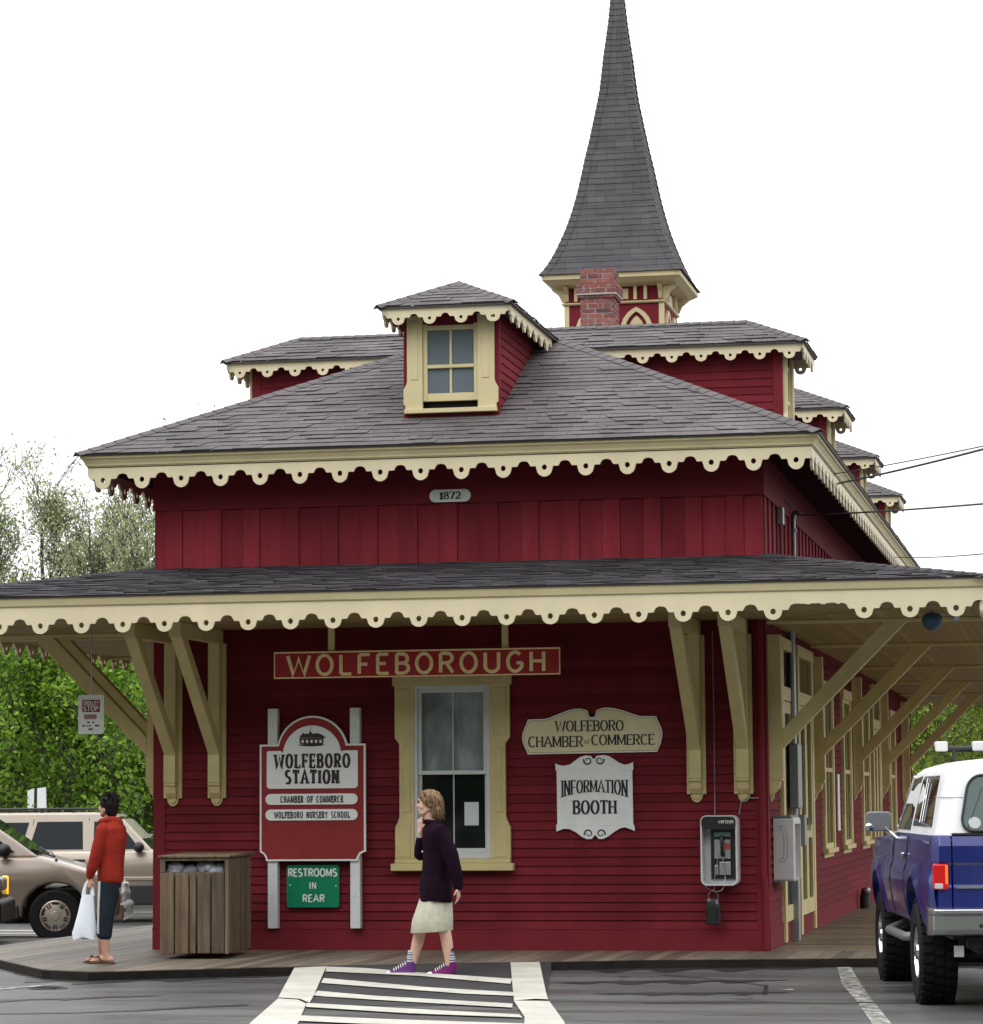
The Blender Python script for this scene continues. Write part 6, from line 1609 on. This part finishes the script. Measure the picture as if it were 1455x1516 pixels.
# hardtop: white shell with side and rear openings
zbT, zrT = 1.275, 1.80
def tw_(z): return float(np.interp(z, [1.27,1.62,1.74,1.79,1.82],[.915,.835,.79,.72,.58]))
zs_ = [1.272,1.40,1.55,1.66,1.74,1.78,1.805,1.822]
def yrear(z): return -1.01 + (z-1.27)*.36
def yfront(z): return float(np.interp(z, [1.27,1.82],[1.86,1.28]))
mb = MB(); cols = 17; vs = []; fs = []
# ring per height : walk left side front->rear, across the rear, right side rear->front
def ringpts(z):
    w = tw_(z); yr = yrear(z); yf = yfront(z); r = .14
    P_ = [(-w, yf), (-w, 1.05), (-w, .55), (-w, 0), (-w, -.45 if z < 1.78 else -.3), (-w, yr+r)]
    P_ += [(-w + r*(1-math.cos(R(a))), yr + r*(1-math.sin(R(a)))) for a in (22,45,68)] + [(-w+r, yr)]
    P_ += [(-w*.4, yr-.012), (0, yr-.016)]
    return P_ + [(-x, y) for x, y in P_[::-1][1:]]
rings = [ [(x,y,z) for x, y in ringpts(z)] for z in zs_ ]
n = len(rings[0]); vs = [p for r in rings for p in r]
for i in range(len(rings)-1):
    for j in range(n-1): fs.append((i*n+j, i*n+j+1, (i+1)*n+j+1, (i+1)*n+j))
top = [(x*.82, y*.97 + .02, 1.838) for x, y, z in rings[-1]]; b0 = len(vs); vs += top
for j in range(n-1): fs.append(((len(rings)-1)*n+j, (len(rings)-1)*n+j+1, b0+j+1, b0+j))
top2 = [(x*.4, y*.8+.08, 1.852) for x, y, z in rings[-1]]; b1 = len(vs); vs += top2
for j in range(n-1): fs.append((b0+j, b0+j+1, b1+j+1, b1+j))
fs.append([b1+j for j in range(n)])
mb.add(vs, fs); ht = mb.build('hardtop', M['trucktop'], tr, smooth=40)
for s in (-1,1):
    P_ = []
    def sp_pt(y, z, o): return (s*(tw_(z)+o), y, z)
    poly = [(-.62,1.335),(.62,1.335),(.62,1.70),(-.32,1.715),(-.40,1.70)]
    poly = [(-.66,1.335),(.66,1.335),(.66,1.68),(.60,1.715),(-.38,1.715),(-.45,1.68)]
    m1 = MB(); o = .006; m1.add([sp_pt(y,z,o) for y, z in poly] + [sp_pt(y,z,-.02) for y, z in poly], [list(range(6)), list(range(6,12))[::-1]] + [[i,(i+1)%6,6+(i+1)%6,6+i] for i in range(6)])
    w1 = m1.build('side_window', M['autoglass'], ht)
    m1 = MB(); m1.tube([sp_pt(.14,1.36,.010), sp_pt(.30,1.70,.010)], .006, 5); m1.tube([sp_pt(-.02,1.37,.010), sp_pt(.12,1.66,.010)], .005, 5); m1.build('window_divider', M['chrome'], w1)
    # door glass
    poly = [(.80,1.30),(1.72,1.30),(1.34,1.70),(.80,1.72)]
    m1 = MB(); m1.add([sp_pt(y,z,.006) for y, z in poly] + [sp_pt(y,z,-.02) for y, z in poly], [(0,1,2,3),(7,6,5,4),(0,4,5,1),(1,5,6,2),(2,6,7,3),(3,7,4,0)]); m1.build('door_window', M['autoglass'], ht)
    m1 = MB(); m1.tube([sp_pt(1.76,1.29,.008), sp_pt(1.36,1.72,.008)], .012, 6); m1.build('vent_frame', M['chrome'], ht)
    m1 = MB()
    for y in (.74, 1.82): m1.tube([(s*(wf(z)+.003), y, z) for z in (.64,.75,.9,1.0,1.05,1.15,1.25)], .005, 4)
    m1.build('door_seam', M['plastic'], tb)
    m1 = MB(); m1.box(min(s*.955,s*.985),max(s*.955,s*.985),.82,.97,1.08,1.12); m1.build('door_handle', M['chrome'], tb, bevel=.006)
    # tall mirror on an arm
    m1 = MB(); m1.prism(rrect(s*1.075-.105, s*1.075+.105, 1.28, 1.44, .035), (0,1.70,0), X, Z, Y, .035); mi = m1.build('wing_mirror', M['phonegrey'], tr, bevel=.01)
    m1 = MB(); m1.ball((s*1.155,1.69,1.315),.034,.02,.034,12,8); m1.build('round_mirror', M['chrome'], mi, smooth=60)
    m1 = MB(); m1.tube([(s*.93,1.55,1.22),(s*.98,1.62,1.27),(s*1.03,1.73,1.32)], .014, 6); m1.tube([(s*.93,1.75,1.22),(s*.98,1.74,1.24),(s*1.03,1.74,1.30)], .012, 6); m1.build('mirror_arm', M['chrome'], mi)
# windscreen, rear glass
m1 = MB(); a = [(-.80,1.845,1.30),(.80,1.845,1.30),(.70,1.38,1.755),(-.70,1.38,1.755)]; m1.add([V(p)+V((0,.02,.02)) for p in a] + [V(p) for p in a], [(0,1,2,3),(7,6,5,4),(0,4,5,1),(1,5,6,2),(2,6,7,3),(3,7,4,0)]); m1.build('windscreen', M['autoglass'], ht)
m1 = MB(); pr_ = rrect(-.735,.735,1.305,1.71,.10,6)
def rg(x, z): 
    lean = 1 - .12*(z-1.305)/.405
    return (x*lean, yrear(z)-.026, z)
k = len(pr_); m1.add([rg(x,z) for x, z in pr_] + [(rg(x,z)[0], rg(x,z)[1]+.02, z) for x, z in pr_], [list(range(k))] + [[i,(i+1)%k,k+(i+1)%k,k+i] for i in range(k)]); rw = m1.build('rear_window', M['greenglass'], ht)
m1 = MB(); m1.tube([ (rg(x*1.004,z)[0], rg(x,z)[1]-.002, z) for x, z in pr_ + [pr_[0]]], .011, 6, cap=False); m1.build('window_seal', M['plastic'], rw)
m1 = MB(); m1.lathe([(.0,.0),(.045,.0),(.045,.002),(.0,.003)], (-.63,yrear(1.36)-.029,1.365), (0,-1,.36), 18); m1.build('sticker', plain('sticker_grey', (.42,.45,.45), .4), rw)
m1 = MB(); m1.tube([(-.68,yrear(1.33)-.03,1.33),(-.56,yrear(1.62)-.03,1.62)], .004, 4); m1.box(-.8,.8,-1.03,-.99,1.278,1.292); m1.build('gate_gap', M['plastic'], ht)
m1 = MB(); m1.tube([(-.885, yrear(1.55)+.15, 1.555),(-.835+.03, yrear(1.55)+.02, 1.55),(-.70, yrear(1.55)-.004, 1.55)], .003, 4); m1.build('panel_seam', plain('seam_grey', (.3,.3,.3), .6), ht)
# light bar over the windscreen
m1 = MB(); m1.tube([(-.66,1.30,1.94),(.66,1.30,1.94)], .024, 10)
for x in (-.5,-.15,.15,.5): m1.tube([(x,1.30,1.94),(x*.98,1.25,1.80)], .016, 8)
lb = m1.build('light_bar', M['plastic'], tr, smooth=50)
for x in (-.60,-.30,.30,.60):
    m1 = MB(); m1.box(x-.05,x+.05,1.24,1.34,1.92,2.0); m1.build('bar_lamp', M['rubber'], lb, bevel=.012)
# front end (faces the station)
m1 = MB(); m1.box(-.92,.92,WB+.80,WB+.92,.56,.74); m1.build('front_bumper', M['chrome'], tr, bevel=.02)
m1 = MB(); m1.box(-.82,.82,WB+.785,WB+.80,.80,1.12); m1.build('grille', M['plastic'], tr)
for s in (-1,1):
    m1 = MB(); m1.lathe([(.09,0),(.09,.03),(.05,.04),(.0,.042)], (s*.66,WB+.79,.97), Y, 18); m1.build('headlight', M['lens'], tr, smooth=50)
# seat backs seen through the rear glass stay dark behind tinted panes
# ------------------------------------------------------------------ trees
def leafmat(name, c1, c2, c3, tr=.35):
    m = NT(name)
    isl = m.island(); base = m.ramp(isl, [(0, c1), (.5, c2), (1, c3)])
    big = m.noise(m.coords('Object'), 1.1, 3)
    base = m.mix(1.0, base, m.ramp(big, [(.35, (.58,.66,.55)), (.65, (1.25,1.2,1.1))]), 'MULTIPLY')
    m.col(base); m.rough(.55); m.b.inputs['Specular IOR Level'].default_value = .25
    t = m.new('ShaderNodeBsdfTranslucent'); m.link(base, t.inputs['Color'])
    mx = m.new('ShaderNodeMixShader'); mx.inputs[0].default_value = tr
    out = m.n['Material Output']; m.link(m.b.outputs[0], mx.inputs[1]); m.link(t.outputs[0], mx.inputs[2]); m.link(mx.outputs[0], out.inputs['Surface'])
    return m.mat
M['leaf'] = leafmat('spring_leaves', (.105,.215,.022), (.195,.36,.038), (.33,.49,.085), .5)
M['leafpale'] = leafmat('young_grey_green_leaves', (.24,.275,.15), (.36,.40,.22), (.52,.56,.34), .5)
M['leafyel'] = leafmat('yellow_green_leaves', (.115,.175,.020), (.20,.28,.035), (.31,.38,.07), .4)
M['bark'] = paint('bark', (.075,.066,.058), .9, .35, 9, (1,1,.25), .8)

def make_tree(seed, H, crown_r, crown_z0, nleaf, leaf, open_=False):
    """returns (branch mesh collector, leaf arrays)"""
    rs = np.random.RandomState(seed); tips = []; mb = MB()
    def limb(p, d, ln, r, depth):
        p = V(p); d = V(d).normalized(); pts = [p.copy()]; rr_ = [r]; n = 5
        for i in range(n):
            d = (d + V(rs.uniform(-.18,.18,3)) + V((0,0,.06 if open_ else .03))).normalized(); p = p + d*ln/n
            pts.append(p.copy()); rr_.append(r*(1-.72*(i+1)/n))
            if depth < 3 and i >= 1:
                for _ in range(2 if depth else 3):
                    if rs.rand() < (.9 if depth < 2 else .75):
                        a = rs.uniform(0, 6.283); side = d.cross(V((math.cos(a), math.sin(a), .3))).normalized()
                        up = .55 if open_ else .28
                        limb(p, (d*.55 + side*.8 + V((0,0,up))), ln*rs.uniform(.42,.68), r*(1-.72*(i+1)/n)*.62, depth+1)
            if depth >= 2: tips.append((p.copy(), d.copy()))
        mb.tube(pts, [max(q_, .008) for q_ in rr_], 7 if depth < 2 else 4, cap=False)
        tips.append((p.copy(), d.copy()))
    trunk = [V((0,0,-.3))]; rad = [H*.022]; q_ = V((0,0,0))
    for i in range(7):
        q_ = q_ + V((rs.uniform(-.04,.04)*H*.2, rs.uniform(-.04,.04)*H*.2, H*.82/7)); trunk.append(q_.copy()); rad.append(H*.02*(1-.8*(i+1)/7))
        if q_.z > crown_z0:
            for k in range(4):
                a = rs.uniform(0, 6.283); f = (q_.z-crown_z0)/(H-crown_z0)
                ln = crown_r*(1.0 - .55*f)*rs.uniform(.7,1.1)
                limb(q_, (math.cos(a), math.sin(a), (.9 if open_ else .45) + f*.6), ln, rad[-1]*.6, 1)
    limb(q_, (0,0,1), H*.2, rad[-1], 1)
    mb.tube(trunk, rad, 9, cap=False)
    T = np.array([[*p] for p, d in tips]); k = rs.randint(0, len(T), nleaf)
    spread = (.22 if open_ else .22)*crown_r/2.6
    P_ = T[k] + rs.normal(0, spread, (nleaf,3))*np.array([1,1,.8])
    return mb, P_, rs
def leaf_mesh(name, P_, rs, size, mat):
    n = len(P_); a = rs.normal(0,1,(n,3)); a /= np.linalg.norm(a,axis=1)[:,None]; b = rs.normal(0,1,(n,3)); b -= a*(a*b).sum(1)[:,None]; b /= np.linalg.norm(b,axis=1)[:,None]
    s = size*rs.uniform(.6,1.35,(n,1)); v = np.empty((n,4,3)); nrm = np.cross(a,b)*s*.22
    v[:,0] = P_ - a*s; v[:,1] = P_ - b*s*.55 + nrm; v[:,2] = P_ + a*s; v[:,3] = P_ + b*s*.55 + nrm
    me = bpy.data.meshes.new(name); me.vertices.add(n*4); me.loops.add(n*4); me.polygons.add(n)
    me.vertices.foreach_set('co', v.reshape(-1).astype(np.float32)); me.loops.foreach_set('vertex_index', np.arange(n*4, dtype=np.int32))
    me.polygons.foreach_set('loop_start', np.arange(0,n*4,4,dtype=np.int32)); me.polygons.foreach_set('loop_total', np.full(n,4,dtype=np.int32))
    me.materials.append(mat); me.update(); me.validate(); return me
KINDS = {}
def kind(key, seed, H, cr, z0, nl, ls, mat, open_=False):
    mb, P_, rs = make_tree(seed, H, cr, z0, nl, ls, open_)
    o = mb.build('trunk', M['bark'], None, smooth=60); tm = o.data; bpy.data.objects.remove(o)
    KINDS[key] = (tm, leaf_mesh('crown', P_, rs, ls, mat))
kind('dense', 3, 4.7, 2.4, .9, 27000, .055, M['leaf'])
kind('dense2', 8, 4.3, 2.2, .6, 25000, .055, M['leaf'])
kind('open', 5, 9.8, 2.3, 1.6, 8500, .050, M['leafpale'], True)
kind('open2', 14, 9.2, 2.2, 1.4, 8000, .050, M['leafpale'], True)
kind('yellow', 21, 4.6, 2.6, .7, 30000, .05, M['leafyel'])
def tree(key, name, label, loc, rz, sc_, group, cat='tree'):
    t = thing(name, label, cat, loc, rz, group); t.scale = (sc_,)*3
    for nm, me in zip(('trunk','crown'), KINDS[key]):
        o = bpy.data.objects.new(nm, me); COL.objects.link(o); o.parent = t
G1 = 'green trees beyond the parked cars'; G2 = 'tall open trees at the back left'; G3 = 'trees beyond the right end of the canopy'
def ez_(): return -.38
for key, lab, x, y, rz, s in (
    ('dense','bushy green tree right behind the roof of the champagne vehicle',-9.4,24,.3,1.0),
    ('dense2','bushy green tree low at the left picture edge behind the tan van',-11.9,25,1.2,1.05),
    ('dense2','bushy green tree nearest to the left wall of the station',-7.4,27,2.2,1.0),
    ('dense','bushy green tree filling the gap under the left brace',-10.8,31,4.1,1.05),
    ('dense','bushy green tree farther back at the left picture edge',-14.6,32,2.9,1.1),
    ('dense','bushy green tree beyond the left picture edge',-17.5,28,.9,1.0),
    ('dense2','bushy green tree farthest back of the green trees',-12.6,36,3.6,1.1)):
    tree(key, 'leafy_tree', lab, (x,y,-.38), rz, s, G1)
for key, lab, x, y, rz, s in (
    ('open','tall thin-leaved tree at the left picture edge against the white sky',-17.2,40,.4,.98),
    ('open2','thin-leaved tree just left of the upper red wall against the sky',-13.3,40,1.9,.92),
    ('open','thin-leaved tree in the middle of the sparse row, slightly lower',-15.4,43,3.3,.90),
    ('open2','thin-leaved tree farther back behind the sparse row',-17.0,50,.7,1.12),
    ('open2','thin-leaved tree beyond the left picture edge',-20.3,44,2.5,1.05),
    ('open','thin-leaved tree rising farthest back, between the sparse row and the red wall',-16.2,56,4.4,1.22),
    ('open','thin-leaved tree farthest back at the left picture edge',-20.6,54,1.1,1.15)):
    pass
    tree(key, 'birch_tree', lab, (x,y,-.38), rz, s, G2)
for key, lab, x, y, rz, s in (
    ('yellow','yellow-green tree behind the white truck roof at the right picture edge',7.9,36,.6,.92),
    ('yellow','yellow-green tree farther back seen between the right braces',6.2,44,2.6,.95),
    ('dense','green tree behind the yellow-green trees beyond the canopy',8.2,52,4.0,1.15),
    ('yellow','yellow-green tree beyond the right picture edge',11.5,34,1.6,1.0)):
    tree(key, 'leafy_tree', lab, (x,y,-.38), rz, s, G3)
# pale house half hidden behind the trees
ho = thing('pale_house', 'pale clapboard house almost hidden behind the green trees at left', 'house', (-13,47,-.38))
mb = MB(); mb.lapped((-6,-4,0),(6,-4,0),(6,-4,3.0),(-6,-4,3.0), 18, .02); mb.box(-6,6,-3.98,4,0,3.0); mb.build('wall', paint('pale_house_paint', (.55,.57,.56), .6, .05, 2), ho)
mb = MB(); mb.prism([(-4.4,2.98),(4.4,2.98),(0,5.0)], (-6.3,0,0), Y, Z, X, 12.6); mb.build('roof', plain('house_roof', (.10,.10,.11), .8), ho)
for x in (-4,-1,2,4.6):
    mb = MB(); mb.box(x-.45,x+.45,-4.06,-4.0,1.0,2.3); f_w = mb.build('window', M['white'], ho)
    mb = MB(); mb.box(x-.37,x+.37,-4.07,-4.055,1.08,2.22); mb.build('pane', M['pane'], f_w)
# unseen woods added behind the viewpoint to shade the front; shows in glass
rs = np.random.RandomState(5); n = 42000
x = rs.uniform(-60,80,n); h = 16 + 2.5*np.sin(x*.35) + 1.4*np.sin(x*.9+1); z = h*rs.uniform(.0,1,n)**.8; y = -46 + rs.normal(0,1.6,n)
q1 = x > 42; y[q1] = -46 + (x[q1]-42)*1.1; x[q1] = 42 + rs.normal(0,1.5,q1.sum()); q2 = x < -30; y[q2] = -46 + (-30-x[q2])*1.1; x[q2] = -30 + rs.normal(0,1.5,q2.sum())
wl = bpy.data.objects.new('added_shade_woods', leaf_mesh('added_shade_woods', np.stack([x,y,z],1), rs, .52, M['leaf'])); COL.objects.link(wl)
tag(wl, 'leafy woods added unseen behind the viewpoint to shade the station front', 'woods', kind='stuff')

rs = np.random.RandomState(9); n = 15000
x = rs.uniform(-75,70,n); h = 4.2 + .9*np.sin(x*.23) + .6*np.sin(x*.71+2); z = -.4 + h*rs.uniform(0,1,n)**.75; y = 88 + rs.normal(0,2.0,n)
dw = bpy.data.objects.new('distant_woods', leaf_mesh('distant_woods', np.stack([x,y,z],1), rs, .36, M['leaf'])); COL.objects.link(dw)
tag(dw, 'low line of distant woods far behind the station', 'woods', kind='stuff')
# ------------------------------------------------------------------ camera, sky, light
cam = bpy.data.cameras.new('camera'); co = bpy.data.objects.new('camera', cam); COL.objects.link(co); scene.camera = co
yaw, pit, rol = .1965, .0972, -.0076
c, s = math.cos(yaw), math.sin(yaw); r_ = V((c,s,0)); f_ = V((-s,c,0)); u_ = V((0,0,1))
f2 = f_*math.cos(pit) + u_*math.sin(pit); u2 = -f_*math.sin(pit) + u_*math.cos(pit)
r3 = r_*math.cos(rol) + u2*math.sin(rol); u3 = -r_*math.sin(rol) + u2*math.cos(rol)
co.matrix_world = Matrix(((r3.x,u3.x,-f2.x,9.2556),(r3.y,u3.y,-f2.y,-28.9714),(r3.z,u3.z,-f2.z,1.45),(0,0,0,1)))
cam.sensor_fit = 'HORIZONTAL'; cam.sensor_width = 36; cam.lens = 36*4390.96/1455; cam.clip_end = 2000; cam.clip_start = .5
wd_ = bpy.data.worlds.new('World'); scene.world = wd_; wd_.use_nodes = True
nt = wd_.node_tree; bg = nt.nodes['Background']
sky = nt.nodes.new('ShaderNodeTexSky'); sky.sky_type = 'NISHITA'; sky.sun_disc = False; sky.sun_elevation = R(50); sky.sun_rotation = R(200); sky.air_density = 1; sky.dust_density = 4
tc = nt.nodes.new('ShaderNodeTexCoord'); sp_ = nt.nodes.new('ShaderNodeSeparateXYZ'); nt.links.new(tc.outputs['Generated'], sp_.inputs[0])
rp = nt.nodes.new('ShaderNodeValToRGB'); rp.color_ramp.elements[0].position = .0; rp.color_ramp.elements[0].color = (.50,.50,.512,1)
rp.color_ramp.elements[1].position = .9; rp.color_ramp.elements[1].color = (1,1,1.0,1)
nt.links.new(sp_.outputs['Z'], rp.inputs[0])
ml_ = nt.nodes.new('ShaderNodeMix'); ml_.data_type = 'RGBA'; ml_.blend_type = 'MULTIPLY'; ml_.inputs[0].default_value = 1
nt.links.new(rp.outputs[0], ml_.inputs[6]); ml_.inputs[7].default_value = (24,24.1,24.5,1)
mx = nt.nodes.new('ShaderNodeMix'); mx.data_type = 'RGBA'; mx.inputs[0].default_value = .93
nt.links.new(sky.outputs[0], mx.inputs[6]); nt.links.new(ml_.outputs[2], mx.inputs[7]); nt.links.new(mx.outputs[2], bg.inputs['Color'])
bg.inputs['Strength'].default_value = .115
sun = bpy.data.lights.new('sun', 'SUN'); so = bpy.data.objects.new('sun', sun); COL.objects.link(so)
sun.energy = .6; sun.angle = R(25); sun.color = (1,.97,.93)
so.rotation_euler = (R(40), 0, R(-20))
scene.view_settings.view_transform = 'Standard'; scene.view_settings.look = 'None'; scene.view_settings.exposure = 0; scene.view_settings.gamma = 1
scene.render.engine = 'CYCLES'
